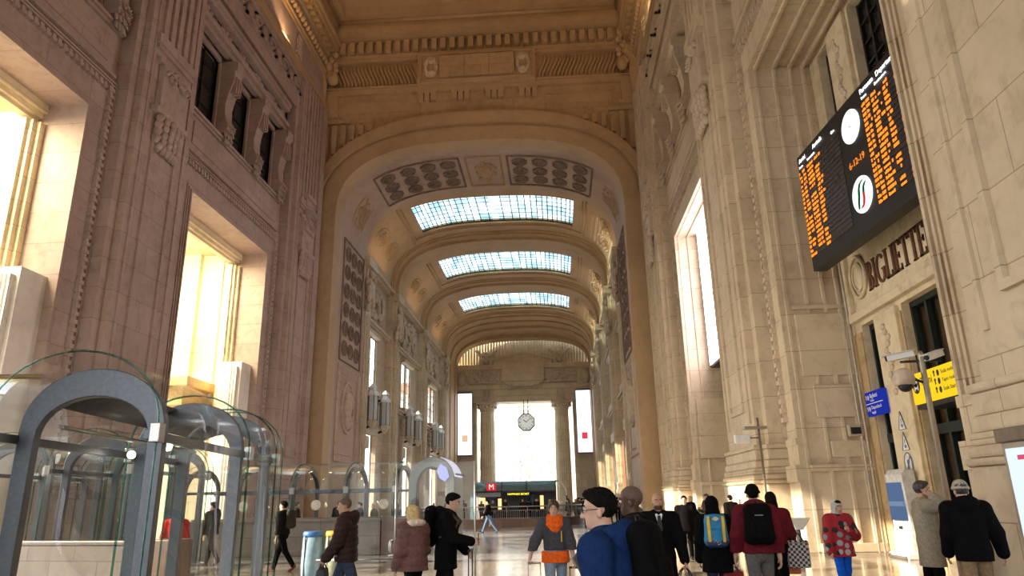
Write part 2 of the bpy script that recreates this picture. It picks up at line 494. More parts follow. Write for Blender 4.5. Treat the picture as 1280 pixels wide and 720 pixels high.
# deep soffit with its own splay, then the coffer band
sof = MB()
P_S2 = profile(10.75, 6.1)
def skin(m, pa, ya, pb, yb, smooth=True):
    m.sheet([[(p[0], ya, p[1]) for p in pa], [(p[0], yb, p[1]) for p in pb]], smooth=smooth)
skin(sof, P_IN, 48.6, P_S2, 49.6); skin(sof, P_S2, 49.6, P_S2, 56.8); skin(sof, P_S2, 56.8, profile(11.0, 6.3), 57.0)
SOF = sof.build('arch_soffit', ST_SOF, WEND)
def on_curve(a, b, t, z0=21.7, n=2.75, xc=XC):
    p = Vector(superell(a, b, z0, n, t, xc)); e = 1e-3
    d = (Vector(superell(a, b, z0, n, min(1, t + e), xc)) - Vector(superell(a, b, z0, n, max(0, t - e), xc))).normalized()
    return p, d, Vector((d.y, -d.x))         # point, tangent, inward normal (x,z)
def arc_t(a, b, x, left=True, z0=21.7, n=2.75):
    """parameter with that x"""
    lo, hi = 0.0, 1.0
    for _ in range(50):
        mid = (lo + hi) / 2
        if superell(a, b, z0, n, mid)[0] < x: lo = mid
        else: hi = mid
    return lo
def rosette(m, p, u, v, w, r):
    """carved flower in an octagonal dish: p centre, u,v in-plane, w outward"""
    p, u, v, w = Vector(p), Vector(u), Vector(v), Vector(w)
    def ringpts(rad, h, n=8, ph=PI / 8): return [p + u * (rad * math.cos(2 * PI * k / n + ph)) + v * (rad * math.sin(2 * PI * k / n + ph)) + w * h for k in range(n)]
    q_ = r / .55
    R = [ringpts(r * a_, h_ * q_) for a_, h_ in ((1.2, 0), (1.15, .09), (.98, .12), (.9, .03), (.62, .01), (.52, .07), (.4, .09), (.34, .02), (.22, .1), (.03, .12))]
    vs = [q for g in R for q in g]; n = 8
    m.add(vs, [(i * n + k, i * n + (k + 1) % n, (i + 1) * n + (k + 1) % n, (i + 1) * n + k) for i in range(len(R) - 1) for k in range(n)])
    return vs
def strip_frame(m, pts, w=.09, h=.07):
    for i in range(len(pts)):
        a, b = Vector(pts[i]), Vector(pts[(i + 1) % len(pts)])
        m.tube([a, b], w, 4, smooth=False)
ROSE_SHADE = plain('shaded_carved_rosettes', (.25, .175, .125), .85, noise=.2, scale=3)  # darker tone stands in for the shade inside the carved dishes
# rosette panels: four by three, left and right of the crest
ROSE_D = plain('carved_stucco', (.47, .32, .18), .8, noise=.06, scale=2)
for sg in (-1, 1):
    m = MB()
    xs = [2.9 + k * 1.62 for k in range(4)]
    for x in xs:
        t = arc_t(10.75, 6.1, XC + sg * x)
        p, d, nn = on_curve(10.75, 6.1, t)
        for y in (51.3, 52.9, 54.5):
            rosette(m, (p.x + nn.x * .05, y, p.y + nn.y * .05), (d.x, 0, d.y), (0, 1, 0), (nn.x, 0, nn.y), .56)
    cor = []
    for x in [1.95, 2.9, 4.5, 6.1, 7.75, 8.65]:
        p, d, nn = on_curve(10.75, 6.1, arc_t(10.75, 6.1, XC + sg * x)); cor.append((p.x + nn.x * .04, p.y + nn.y * .04))
    fr = [(c[0], 50.3, c[1]) for c in cor] + [(c[0], 55.6, c[1]) for c in reversed(cor)]
    strip_frame(m, fr)
    m.build('rosette_panel', ROSE_SHADE, SOF)
# crest between them
m = MB()
p, d, nn = on_curve(10.75, 6.1, .5)
strip_frame(m, [(XC - 1.4, 50.3, p.y - .05), (XC + 1.4, 50.3, p.y - .05), (XC + 1.4, 55.6, p.y - .05), (XC - 1.4, 55.6, p.y - .05)])
r = random.Random(4)
for k in range(36):
    q = r.uniform(0, 2 * PI); rr = math.sqrt(r.random()); m.ell((XC + rr * .95 * math.cos(q), 53 + rr * 1.7 * math.sin(q), p.y - .05), (.22, .3, .2), 7, 5)
m.ell((XC, 53, p.y), (.7, 1.1, .3)); m.build('crest_relief', ROSE_D, SOF)
# low relief squares on the haunches
for sg in (-1, 1):
    m = MB(); r = random.Random(8)
    for t0 in ((.085, .135) if sg < 0 else (.865, .915)):
        p, d, nn = on_curve(10.75, 6.1, t0)
        for k in range(26):
            u, v = r.uniform(-.75, .75), r.uniform(-.9, .9)
            m.ell((p.x + d.x * u, 53 + v, p.y + d.y * u), (.16, .16, .16), 6, 4)
        c4 = [(p.x + d.x * a + nn.x * .03, 53 + b, p.y + d.y * a + nn.y * .03) for a, b in ((-1.05, -1.3), (1.05, -1.3), (1.05, 1.3), (-1.05, 1.3))]
        strip_frame(m, c4, .06)
    m.build('relief_panel', ROSE_D, SOF)
# jamb panels: three columns of rosettes above a portrait roundel
for sg in (-1, 1):
    x = XC + sg * 10.75; w = (-sg, 0, 0); xo = x - sg * .04
    m = MB()
    for y in (51.4, 53.0, 54.6):
        for k in range(6): rosette(m, (xo, y, 12.9 + k * 1.5), (0, 1, 0), (0, 0, 1), w, .52)
    strip_frame(m, [(xo, 50.3, 11.9), (xo, 55.7, 11.9), (xo, 55.7, 21.4), (xo, 50.3, 21.4)], .08)
    m.build('rosette_panel', ROSE_SHADE, SOF)
    m = MB()
    strip_frame(m, [(xo, 50.3, 4.6), (xo, 55.7, 4.6), (xo, 55.7, 11.5), (xo, 50.3, 11.5)], .1)
    strip_frame(m, [(xo, 50.7, 5.1), (xo, 55.3, 5.1), (xo, 55.3, 11.0), (xo, 50.7, 11.0)], .05)
    for k in range(24):
        q = 2 * PI * k / 24; q2 = 2 * PI * (k + 1) / 24
        m.tube([(xo, 53 + 1.5 * math.cos(q), 8.6 + 1.9 * math.sin(q)), (xo, 53 + 1.5 * math.cos(q2), 8.6 + 1.9 * math.sin(q2))], .13, 5)
    m.ell((xo, 53.0, 8.7), (.3, .7, .95)); m.ell((xo, 53.1, 9.3), (.36, .75, .55)); m.ell((xo, 52.5, 8.6), (.3, .3, .3)); m.ell((xo, 53.2, 7.6), (.3, .75, .6)); m.ell((xo, 53.6, 9.0), (.34, .4, .6))
    m.build('portrait_roundel', ST_TRIM, SOF)
# spandrel ornament
sp = MB()
def slab(m, x0, x1, z0, z1, d, y=47.5): m.box(x0, x1, y - d, y + .1, z0, z1)
slab(sp, XC - 12.2, XC + 12.2, 32.0, 32.45, .3); slab(sp, XC - 12.2, XC + 12.2, 32.45, 32.6, .42)
slab(sp, XC - 12.4, XC + 12.4, 34.85, 35.1, .35); slab(sp, XC - 12.4, XC + 12.4, 35.1, 35.4, .5)
slab(sp, XC - 12.4, XC + 12.4, 36.5, 36.8, 1.3); slab(sp, XC - 12.4, XC + 12.4, 36.8, 37.2, 1.5)
for sg in (-1, 1):
    slab(sp, min(XC + sg * 5.2, XC + sg * 10.2), max(XC + sg * 5.2, XC + sg * 10.2), 31.3, 31.42, .12)
    slab(sp, min(XC + sg * 5.2, XC + sg * 10.2), max(XC + sg * 5.2, XC + sg * 10.2), 30.5, 31.3, .05)
    slab(sp, min(XC + sg * 9.9, XC + sg * 12.2), max(XC + sg * 9.9, XC + sg * 12.2), 29.6, 29.9, .25)
sp.build('spandrel_molding', ST_VAULT, WEND)
dn = MB(); x = XC - 12.2
while x < XC + 12.2: slab(dn, x, x + .42, 35.5, 36.4, .8); x += .72
slab(dn, XC - 12.4, XC + 12.4, 35.4, 36.5, .35); dn.build('dentil_course', ST_VAULT, WEND)
gu = MB()
for c in (-3.9, -1.3, 1.3, 3.9):
    for k in (-1, 0, 1): slab(gu, XC + c + k * .48 - .19, XC + c + k * .48 + .19, 31.15, 31.95, .35)
    slab(gu, XC + c - .75, XC + c + .75, 31.8, 32.0, .3)
gu.build('guttae', ST_VAULT, WEND)
tb = MB()
slab(tb, XC - 4.6, XC + 4.5, 32.3, 35.05, .8); slab(tb, XC - 4.35, XC + 4.25, 32.5, 32.6, .95); slab(tb, XC - 4.35, XC + 4.25, 34.75, 34.85, .95); slab(tb, XC - 4.35, XC - 4.25, 32.5, 34.85, .95); slab(tb, XC + 4.15, XC + 4.25, 32.5, 34.85, .95); TB = tb.build('tablet', ST_VAULT, WEND, bevel=.04)
t2 = MB()
for k in range(3): slab(t2, XC - 2.85 + k * 1.92, XC - .95 + k * 1.92, 32.75, 34.6, 1.05)
t2.build('tablet_face', ST_END, TB, bevel=.02)
for sg in (-1, 1):
    m = MB(lambda a, b, c: (a, 46.68 - b, c)); r = random.Random(5)
    for k in range(18):
        q = k / 18 * 2 * PI; m.ell((XC + sg * 3.55 + .42 * math.cos(q), .05, 33.7 + .75 * math.sin(q)), (.17, .16, .2), 7, 5)
    m.ell((XC + sg * 3.5, .05, 34.2), (.3, .2, .25)); m.ell((XC + sg * 3.5, .05, 33.2), (.3, .2, .25))
    m.build('tablet_scroll', ST_TRIM, TB)
    # strigil flutes: S-curved grooves
    f = MB(); n = 22
    for k in range(n):
        x = 5.0 + k * .3; pts = []
        for j in range(7):
            u = j / 6; pts.append((XC + sg * (x + .28 * math.sin((u - .5) * PI)), 47.42, 32.75 + 1.85 * u))
        f.tube(pts, .12, 5)
    f.build('strigil_band', ST_VAULT, WEND)
    f = MB()
    for k in range(6):
        x = XC + sg * (8.2 + k * .68); zz = max(superell(12.6, 8.25, 21.7, 2.5, arc_t(12.6, 8.25, xx, z0=21.7, n=2.5))[1] for xx in (x - .26, x + .1)) + .1
        if zz < 29.2: slab(f, x - .26, x + .1, zz, 29.4, .3)
        f.ell((x - .08, 47.4, 29.3), (.2, .2, .3), 7, 5)
    f.build('fluted_strip', ST_VAULT, WEND)
    # helmet and drapery trophy in the corner
    m = MB(lambda a, b, c: (XC + sg * (11.55 + a), 46.7 - b, c)); r = random.Random(12)
    m.ell((-.5, .35, 32.9), (.42, .4, .5)); m.ell((0, .1, 34.2), (.6, .45, .8)); m.ell((.5, 0, 34.9), (.4, .35, .6)); m.ell((-.15, .3, 34.0), (.5, .25, .3)); m.ell((-.3, .35, 34.55), (.25, .3, .35))
    for k in range(9): m.tube([(.1 + k * .1, .25, 34.9), (.15 + k * .09, .45, 33.6), (.1 + k * .1, .3, 32.0), (.15 + k * .09, .2, 30.6)], [.1, .16, .13, .06], 6)
    for k in range(12): m.ell((r.uniform(-.8, .7), r.uniform(.2, .6), r.uniform(33, 35)), (.24, .2, .24), 7, 5)
    m.build('helmet_trophy', ST_VAULT, WEND)
    m = MB(); slab(m, min(XC + sg * 10.9, XC + sg * 12.4), max(XC + sg * 10.9, XC + sg * 12.4), 30.2, 32.2, .5); slab(m, min(XC + sg * 10.7, XC + sg * 12.5), max(XC + sg * 10.7, XC + sg * 12.5), 29.9, 30.2, .65)
    m.build('corner_corbel', ST_VAULT, WEND)

# ------------------------------------------------------------------ coffered ceiling of the hall
ce = MB()
x0, x1 = -17.2, 7.0
ce.box(-19, 9, YB, 49, 39.2, 40.6)
for (e, z0, z1) in ((1.2, 37.2, 40.2), (1.9, 38.0, 40.2), (3.0, 38.7, 40.2)):
    ce.box(x0 - .5, x0 + e, YB, 47.5, z0, z1); ce.box(x1 - e, x1 + .5, YB, 47.5, z0, z1)
    ce.box(x0, x1, 47.5 - e, 48, z0 + .012, z1)
for y in (38.5, 27, 15.5, 4): ce.box(x0, x1, y - 1.3, y + 1.3, 38.725, 40.2); ce.box(x0, x1, y - .8, y + .8, 38.03, 40.2)
for x in (-9.3, -.9): ce.box(x - 1.0, x + 1.0, YB, 47.5, 38.74, 40.2)
CEIL = ce.build('ceiling', ST_VAULT, kind='structure')
m = MB()
for (a, z) in ((x0 + 1.25, 37.9), (x1 - 1.25, 37.9)): m.tube([(a, YB, z), (a, 46.3, z)], .2, 6)
m.tube([(x0 + 1, 46.25, 37.9), (x1 - 1, 46.25, 37.9)], .2, 6); m.build('ceiling_molding', ST_VAULT, CEIL)

# ------------------------------------------------------------------ wall and portal behind the camera
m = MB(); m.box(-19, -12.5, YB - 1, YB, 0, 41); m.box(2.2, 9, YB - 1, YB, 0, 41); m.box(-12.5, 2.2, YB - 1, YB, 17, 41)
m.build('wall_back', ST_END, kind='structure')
# ------------------------------------------------------------------ vaulted gallery beyond the arch
VA, VB_, VZ, VN = 11.0, 6.1, 21.8, 2.75
Y0, Y1 = 57.0, 112.0
SKY = [(58.2, 64.6), (73.2, 80.4), (89.4, 96.4)]
RIBS = [69.0, 85.0, 101.0]
SKW = 7.35
def vp(t, off=0.0):
    p, d, n = on_curve(VA, VB_, t, VZ, VN); return (p.x + n.x * off, p.y + n.y * off)
tl, tr = arc_t(VA, VB_, XC - SKW, z0=VZ, n=VN), arc_t(VA, VB_, XC + SKW, z0=VZ, n=VN)
ts = [tl * k / 16 for k in range(17)] + [tl + (tr - tl) * k / 28 for k in range(1, 29)] + [tr + (1 - tr) * k / 16 for k in range(1, 17)]
ysb = sorted({Y0, Y1, *[v for s in SKY for v in s]})
m = MB()
for i in range(len(ysb) - 1):
    ya, yb = ysb[i], ysb[i + 1]
    hole = any(abs(ya - s[0]) < 1e-6 for s in SKY)
    for k in range(len(ts) - 1):
        if hole and ts[k] >= tl - 1e-9 and ts[k + 1] <= tr + 1e-9: continue
        (xa, za), (xb, zb) = vp(ts[k]), vp(ts[k + 1])
        m.add([(xa, ya, za), (xb, ya, zb), (xb, yb, zb), (xa, yb, za)], [(0, 1, 2, 3)], True)
        (xa2, za2), (xb2, zb2) = vp(ts[k], -.5), vp(ts[k + 1], -.5)
        m.add([(xa2, ya, za2), (xb2, ya, zb2), (xb2, yb, zb2), (xa2, yb, za2)], [(0, 1, 2, 3)], True)
    # reveals of the skylight wells
for s in SKY:
    for y in s:
        m.sheet([[(vp(t, o)[0], y, vp(t, o)[1]) for t in ts[16:45]] for o in (0.0, -.5)], smooth=False)
    for t in (tl, tr):
        m.add([(vp(t)[0], s[0], vp(t)[1]), (vp(t)[0], s[1], vp(t)[1]), (vp(t, -.5)[0], s[1], vp(t, -.5)[1]), (vp(t, -.5)[0], s[0], vp(t, -.5)[1])], [(0, 1, 2, 3)])
VAULT = m.build('ceiling_vault', ST_VAULT, kind='structure')
def vprof(off, zf=VZ - .2):
    pts = [vp(i / NS, off * (.3 + .7 * math.sin(PI * i / NS)) if zf == 0 else off) for i in range(NS + 1)]
    return [(pts[0][0], zf)] + pts + [(pts[-1][0], zf)]
for y in RIBS:
    m = MB()
    ring(m, vprof(-.05), vprof(.55), y - 1.0, y + 1.0); ring(m, vprof(-.05), vprof(.28), y - 1.9, y + 1.9); ring(m, vprof(-.05), vprof(.12), y - 2.3, y + 2.3)
    m.build('vault_rib', ST_VAULT, VAULT)
m = MB()
ring(m, vprof(-.05, 0), vprof(.6, 0), 103.0, 105.5); ring(m, vprof(-.05, 0), vprof(1.0, 0), 105.5, 112); ring(m, vprof(-.05, 0), vprof(1.5, 0), 109.5, 112)
m.build('vault_rib', ST_VAULT, VAULT)
for s in SKY:                                   # mouldings round the skylights, roundels on the haunches
    m = MB()
    for t in (tl - .035, tr + .035): m.tube([(vp(t, .02)[0], s[0] - .6, vp(t, .02)[1]), (vp(t, .02)[0], s[1] + .9, vp(t, .02)[1])], .07, 5)
    for y in (s[1] + .5,): ring(m, [vp(t, -.02) for t in ts[14:47]], [vp(t, .16) for t in ts[14:47]], y, y + .35)
    for sg in (0, 1):
        for t in (.012, tl - .05):
            tt = t if sg == 0 else 1 - t
            m.tube([(vp(tt, .03)[0], s[0] - .8, vp(tt, .03)[1]), (vp(tt, .03)[0], s[1] + 1.6, vp(tt, .03)[1])], .09, 5)
    m.build('skylight_molding', ST_VAULT, VAULT)
    yc = (s[0] + s[1]) / 2 + .3
    for t in (.135, .865):
        for dy in (-1.9, 1.9):
            p, d, n = on_curve(VA, VB_, t, VZ, VN); m = MB(); P0 = Vector((p.x + n.x * .03, yc + dy, p.y + n.y * .03)); U = Vector((d.x, 0, d.y)); V = Vector((0, 1, 0)); Wn = Vector((n.x, 0, n.y))
            for rad, hh in ((1.25, .12), (.85, .06)):
                m.tube([P0 + U * rad * .72 * math.cos(q) + V * rad * math.sin(q) for q in [2 * PI * k / 20 for k in range(20)]], hh, 6, closed=True)
            r = random.Random(3)
            for k in range(14):
                q = r.uniform(0, 7); rr = r.random() * .55; c = P0 + U * rr * math.cos(q) + V * rr * math.sin(q); m.ell(tuple(c), (.17, .2, .17), 6, 4)
            m.build('roundel', ROSE_D, VAULT)
# skylights: iron grid with panes
skyglass, nt, out = nodes('skylight_glass')
tb_ = N(nt, 'ShaderNodeBsdfTransparent', Color=(.62, .82, .92, 1)); tc = N(nt, 'ShaderNodeTexCoord')
no = N(nt, 'ShaderNodeTexBrick', Scale=1.0, Brick__Width=.62, Row__Height=1.9, Mortar__Size=.0)
no.inputs['Color1'].default_value = (.40, .51, .55, 1); no.inputs['Color2'].default_value = (.74, .82, .86, 1)
nt.links.new(tc.outputs['Object'], no.inputs[0]); nt.links.new(no.outputs[0], tb_.inputs[0])
gl = N(nt, 'ShaderNodeBsdfGlossy', Roughness=.1); mx = N(nt, 'ShaderNodeMixShader'); mx.inputs[0].default_value = .05
nt.links.new(tb_.outputs[0], mx.inputs[1]); nt.links.new(gl.outputs[0], mx.inputs[2]); nt.links.new(mx.outputs[0], out.inputs[0])
for si, s in enumerate(SKY):
    m = MB(); tt = [tl + (tr - tl) * k / 27 for k in range(28)]
    m.sheet([[(vp(t, -.3)[0], y, vp(t, -.3)[1]) for t in tt] for y in s])
    o = m.build('window_%d' % (20 + si), skyglass, kind='structure', solid=.02)
    b = MB()
    for t in tt: b.tube([(vp(t, -.27)[0], s[0], vp(t, -.27)[1]), (vp(t, -.27)[0], s[1], vp(t, -.27)[1])], .045, 4, smooth=False)
    nr = 7 if si == 0 else 8
    for k in range(nr + 1):
        y = s[0] + (s[1] - s[0]) * k / nr
        b.tube([(vp(t, -.27)[0], y, vp(t, -.27)[1]) for t in tt], .03 if 0 < k < nr else .07, 4, smooth=False)
    b.build('glazing_bars', DARKMETAL, o)

# gallery side walls
GL, GR = XC - 11.5, XC + 11.5
def gallery(side):
    mp = (lambda d, s, z: (GL + d, s, z)) if side == 'left' else (lambda d, s, z: (GR - d, s, z))
    ctr = [61.4, 77.0, 93.0]
    m = MB(mp)
    wins = []; doors = []
    for c in ctr: wins += [(c - 2.3, c - .3), (c + .3, c + 2.3)]; doors += [(c - 2.0, c + 2.0)]
    def band(z0, z1, cuts):
        e = [56.8] + [v for w in cuts for v in w] + [114]
        for i in range(0, len(e), 2): m.box(-.12, 0, e[i], e[i + 1], z0, z1)
    band(0, 7.4, doors); band(7.4, 11.3, []); band(11.3, 16.2, wins); band(16.2, 22.6, [])
    Wl = m.build('wall_gallery_' + side, stone('gallery_' + side, (.56, .45, .32), 'yz', vein=.5) , kind='structure')
    for y in RIBS + [57.6]:
        p = MB(mp); p.box(0, .6, y - 1.3, y + 1.3, 0, 21.9); p.box(0, .85, y - .8, y + .8, 0, 21.5)
        for k in (-.5, -.15, .2): p.box(.8, .95, y + k, y + k + .2, 3.5, 17)
        p.box(0, 1.1, y - 1.5, y + 1.5, 0, 2.4); p.box(0, 1.0, y - 1.4, y + 1.4, 2.4, 3.0)
        p.box(0, 1.2, y - 1.4, y + 1.4, 21.2, 21.9)
        po = p.build('pilaster', ST_SIDE, Wl)
        c = MB(lambda s, d, z, f=mp: f(d, s, z)); r = random.Random(int(y))
        for k in range(26): c.ell((y + r.uniform(-1, 1), .9 + r.uniform(0, .25), 19 + r.uniform(-1.6, 1.8)), (.28, .22, .36), 7, 5)
        c.ell((y, 1.0, 19.2), (.6, .35, 1.0)); c.build('carved_capital', ST_TRIM, po)
    t = MB(mp)
    for z, e in ((16.9, .35), (17.15, .5), (21.6, .5), (21.85, .8), (22.1, .55)): t.box(0, e, 56.8, 109, z, z + .25)
    for z, e in ((10.4, .4), (10.65, .55)): t.box(0, e, 56.8, 109, z, z + .22)
    t.build('cornice', ST_TRIM, Wl)
    for ci, c in enumerate(ctr):
        q = MB(mp)
        for a, b in ((c - 2.6, c - 2.3), (c - .3, c + .3), (c + 2.3, c + 2.6)): q.box(-.1, .06, a, b, 11.1, 16.5)
        q.box(-.1, .5, c - 2.6, c + 2.6, 16.2, 16.6); q.box(-.1, .6, c - 2.6, c + 2.6, 10.9, 11.3)
        q.box(-.1, .4, c - 2.6, c - 2.0, 0, 7.8); q.box(-.1, .4, c + 2.0, c + 2.6, 0, 7.8); q.box(-.1, .5, c - 2.8, c + 2.8, 7.4, 8.3)
        q.build('window_surround', ST_TRIM, Wl)
        g = MB(mp)
        for a, b in wins[ci * 2:ci * 2 + 2]: g.box(-.07, -.06, a, b, 11.3, 16.2)
        wo = g.build('window_%d' % ((30 if side == 'left' else 40) + ci), GLASS, kind='structure')
        b_ = MB(mp)
        for a, b in wins[ci * 2:ci * 2 + 2]:
            for x in (a, (a + b) / 2 - .04, b - .08): b_.box(-.06, -.04, x, x + .08, 11.3, 16.2)
            for k in range(6): b_.box(-.06, -.04, a, b, 11.3 + k * .96, 11.36 + k * .96)
        b_.build('window_frame', DARKMETAL, wo)
        col = MB(lambda s, d, z, f=mp: f(d, s, z))              # small ionic column in the doorway
        for s_ in (c - .05, ):
            col.lathe([(.36, 0), (.36, .3), (.28, .4), (.25, 5.2), (.3, 5.4), (.34, 5.5)], (s_, -.5, 0), 14)
            for sg in (-1, 1): col.lathe([(.3, -.35), (.33, 0), (.3, .35)], (s_ + sg * .36, -.5, 5.75), 14, axis='y')
            col.box(s_ - .6, s_ + .6, -.9, -.1, 6.05, 6.3)
            col.box(c - 2, c + 2, -.9, -.2, 6.3, 7.4)
        col.build('ionic_column', ST_TRIM, Wl)
        # carved frieze over the window
        f = MB(lambda s, d, z, f=mp: f(d, s, z)); r = random.Random(ci + 20)
        for k in range(60): f.ell((c + r.uniform(-4.4, 4.4), .05 + r.uniform(0, .2), 19.4 + r.uniform(-1.6, 1.6)), (r.uniform(.18, .4), .26, r.uniform(.18, .5)), 7, 5)
        for s_ in (-2.6, 2.6):
            f.tube([(c + s_ + .75 * math.cos(q), .3, 19.4 + 1.15 * math.sin(q)) for q in [2 * PI * k / 18 for k in range(18)]], .14, 6, closed=True)
        f.build('carved_frieze', ST_TRIM, Wl)
        f = MB(lambda s, d, z, f=mp: f(d, s, z))
        for k in range(30): f.ell((c + r.uniform(-2.2, 2.2), .05, 9.2 + r.uniform(-.7, .9)), (.25, .3, .25), 7, 5)
        f.build('carved_frieze', ST_TRIM, Wl)
    return Wl, mp
GWL, GML = gallery('left'); GWR, GMR = gallery('right')

# wall lanterns beneath the upper windows
LAMPG = plain('lantern_frosted_glass', (.62, .64, .62), .25, 0, .05)
lab = {}
def lantern(c, side, label):
    mp = GML if side == 'left' else GMR
    x, y, _ = mp(1.05, c, 0)
    e = empty('wall_lantern', (x, y, 8.3), label, 'lantern', 'lanterns on the gallery wall')
    hx = lambda r, z: [(r * math.cos(PI / 3 * k), r * math.sin(PI / 3 * k), z) for k in range(6)]
    def pris(name, secs, mat):
        m = MB(); vs = [p for r, z in secs for p in hx(r, z)]; n = 6
        fs = [(i * n + k, i * n + (k + 1) % n, (i + 1) * n + (k + 1) % n, (i + 1) * n + k) for i in range(len(secs) - 1) for k in range(n)] + [tuple(range(5, -1, -1)), tuple((len(secs) - 1) * n + k for k in range(n))]
        m.add(vs, fs); return m.build(name, mat, e)
    pris('lamp_glass', [(.33, 0), (.45, .1), (.45, 1.8), (.4, 2.1)], LAMPG)
    pris('lamp_base', [(.1, -.7), (.3, -.45), (.5, -.1), (.5, 0)], ST_TRIM)
    pris('lamp_crown', [(.52, 2.1), (.52, 2.3), (.36, 2.5), (.3, 2.7), (.4, 2.8), (.16, 3.1), (.05, 3.2)], WHITEP)
    m = MB()
    for k in range(6):
        q = PI / 3 * k; m.tube([(.45 * math.cos(q), .45 * math.sin(q), 0), (.45 * math.cos(q), .45 * math.sin(q), 2.1)], .03, 4)
    m.build('lamp_frame', DARKMETAL, e)
    sg = -1 if side == 'left' else 1
    m = MB(); m.tube([(0, 0, -.4), (sg * .6, 0, -.6), (sg * 1.3, 0, -.3)], .12, 6); m.box(min(0, sg * 1.35), max(0, sg * 1.35), -.12, .12, 2.2, 2.4); m.build('bracket', DARKMETAL, e)
names = ['before', 'after']
order = {61.4: 'nearest', 77.0: 'middle', 93.0: 'farthest'}
for c in (61.4, 77.0, 93.0):
    for j, dy in enumerate((-2.1, 2.4)):
        lantern(c + dy, 'left', 'white wall lantern on the %s side of the %s tall window pair, left gallery' % (('near', 'far')[j], order[c]))

# ------------------------------------------------------------------ far end wall with the portal
YF = 113.0
FE = stone('far_wall_stone', (.74, .62, .42), 'xz', joint=(2.2, 1.1), vein=.35)
m = MB(); OL, ORR = XC - 7.6, XC + 7.7
m.box(-19, OL, YF, YF + 2, 0, 30); m.box(ORR, 9, YF, YF + 2, 0, 30); m.box(OL, ORR, YF, YF + 2, 16.6, 30)
WF = m.build('wall_far', FE, kind='structure')
m = MB(lambda a, b, c: (XC + a, YF - b, c))
for z0, z1, d in ((16.6, 17.5, .9), (17.5, 17.7, 1.05), (17.7, 18.6, .9), (18.6, 18.9, 1.15), (18.9, 19.3, 1.0), (21.9, 22.3, 1.1), (22.3, 22.6, 1.35)): m.box(-10.9, 10.9, -.1, d, z0, z1)
m.box(-10.9, 10.9, -.1, .7, 18.9, 22)
m.build('entablature', FE, WF)
m = MB(lambda a, b, c: (XC + a, YF - b, c)); m.box(-3.35, 3.35, .5, 1.5, 19.8, 22.75); m.prism([(-3.3, 19.9), (-2.2, 19.0), (2.2, 19.0), (3.3, 19.9)], 'y', .5, 1.3)
tb2 = m.build('inscription_tablet', FE, WF)
m = MB(lambda a, b, c: (XC + a, YF - b, c))
for k in range(12): m.box(-1.6 + k * .28, -1.46 + k * .28, 1.2, 1.5, 18.6, 19.0)
for s_ in (-2.1, 2.1): m.box(s_ - .4, s_ + .4, 1.0, 1.6, 18.5, 19.2)
m.build('dentil_row', ST_TRIM, tb2)
for sg in (-1, 1):
    m = MB(lambda a, b, c: (XC + a, YF - b, c)); r = random.Random(2)
    m.box(sg * 6.2 - 2.6, sg * 6.2 + 2.4, .6, 1.05, 19.6, 21.6)
    for k in range(40): m.ell((sg * 6.2 + r.uniform(-2.6, 2.3), 1.0, 20.6 + r.uniform(-.8, .8)), (.3, .22, .25), 6, 4)
    m.ell((sg * 9.9, 1.0, 20.4), (.75, .4, 1.2)); m.build('carved_relief', ST_TRIM, WF)
    m = MB(lambda a, b, c: (XC + a, YF - b, c))                     # winged helmet
    x = sg * 5.9
    m.box(x - .95, x - .5, .3, 1.4, 22.6, 23.4); m.box(x + .5, x + .95, .3, 1.4, 22.6, 23.4); m.ell((x, .9, 23.3), (.55, .5, .75)); m.ell((x, .9, 24.3), (.75, .6, .5))
    for w in (-1, 1):
        for k in range(5): m.ell((x + w * (.75 + .2 * k), .85, 24.0 + .24 * k), (.42, .2, .2), 7, 5)
    m.build('winged_helmet', ST_TRIM, WF)
    for k in range(3):
        pass
    m = MB(lambda a, b, c: (XC + a, YF - b, c))
    for k in range(3): m.box(sg * 5.9 - .62 + k * .5, sg * 5.9 - .38 + k * .5, .8, 1.2, 16.9, 18.5)
    m.build('triglyph', ST_TRIM, WF)
    # pilaster strips and stepped jambs
    m = MB(lambda a, b, c: (XC + a, YF - b, c))
    for a0, a1, d in ((7.7, 8.2, .35), (8.2, 8.5, .2), (10.9, 12.2, .7)): m.box(min(sg * a0, sg * a1), max(sg * a0, sg * a1), -.1, d, 0, 17)
    m.box(min(sg * 7.6, sg * 12.2), max(sg * 7.6, sg * 12.2), -.1, .5, 0, 1.8)
    m.build('door_jamb', FE, WF)
    cm = MB()
    xx = XC + sg * 5.9 + (0 if sg < 0 else 0); yy = YF - .1
    cm.lathe([(1.35, 0), (1.35, .5), (1.45, .6), (1.45, 1.0), (1.3, 1.2), (1.25, 1.35)], (xx, yy, 0), 28)
    pc = cm.build('portal_column', FE, WF)
    cm = MB(); cm.lathe([(1.22, 1.35), (1.2, 6), (1.14, 12), (1.08, 15.2)], (xx, yy, 0), 40, flut=1, fd=.06); cm.build('column_shaft', FE, pc)
    cm = MB(); cm.lathe([(1.1, 15.2), (1.2, 15.35), (1.15, 15.5), (1.4, 15.9), (1.6, 16.2), (1.6, 16.35)], (xx, yy, 0), 32); cm.box(xx - 1.6, xx + 1.6, yy - 1.6, yy + 1.6, 16.3, 16.65)
    for k in range(16):
        q = 2 * PI * k / 16; cm.ell((xx + 1.4 * math.cos(q), yy + 1.4 * math.sin(q), 15.9), (.2, .2, .25), 6, 4)
    cm.build('column_capital', ST_TRIM, pc)
m = MB(lambda a, b, c: (XC + a, YF - b, c))
m.prism([(-4.6, 23.2), (0, 24.6), (4.6, 23.2), (4.6, 22.6), (-4.6, 22.6)], 'y', .1, .7)
m.tube([(-4.7, .75, 23.3), (0, .75, 24.75), (4.7, .75, 23.3)], .14, 5); m.build('pediment', FE, WF)
m = MB(lambda a, b, c: (XC + a, YF - b, c))
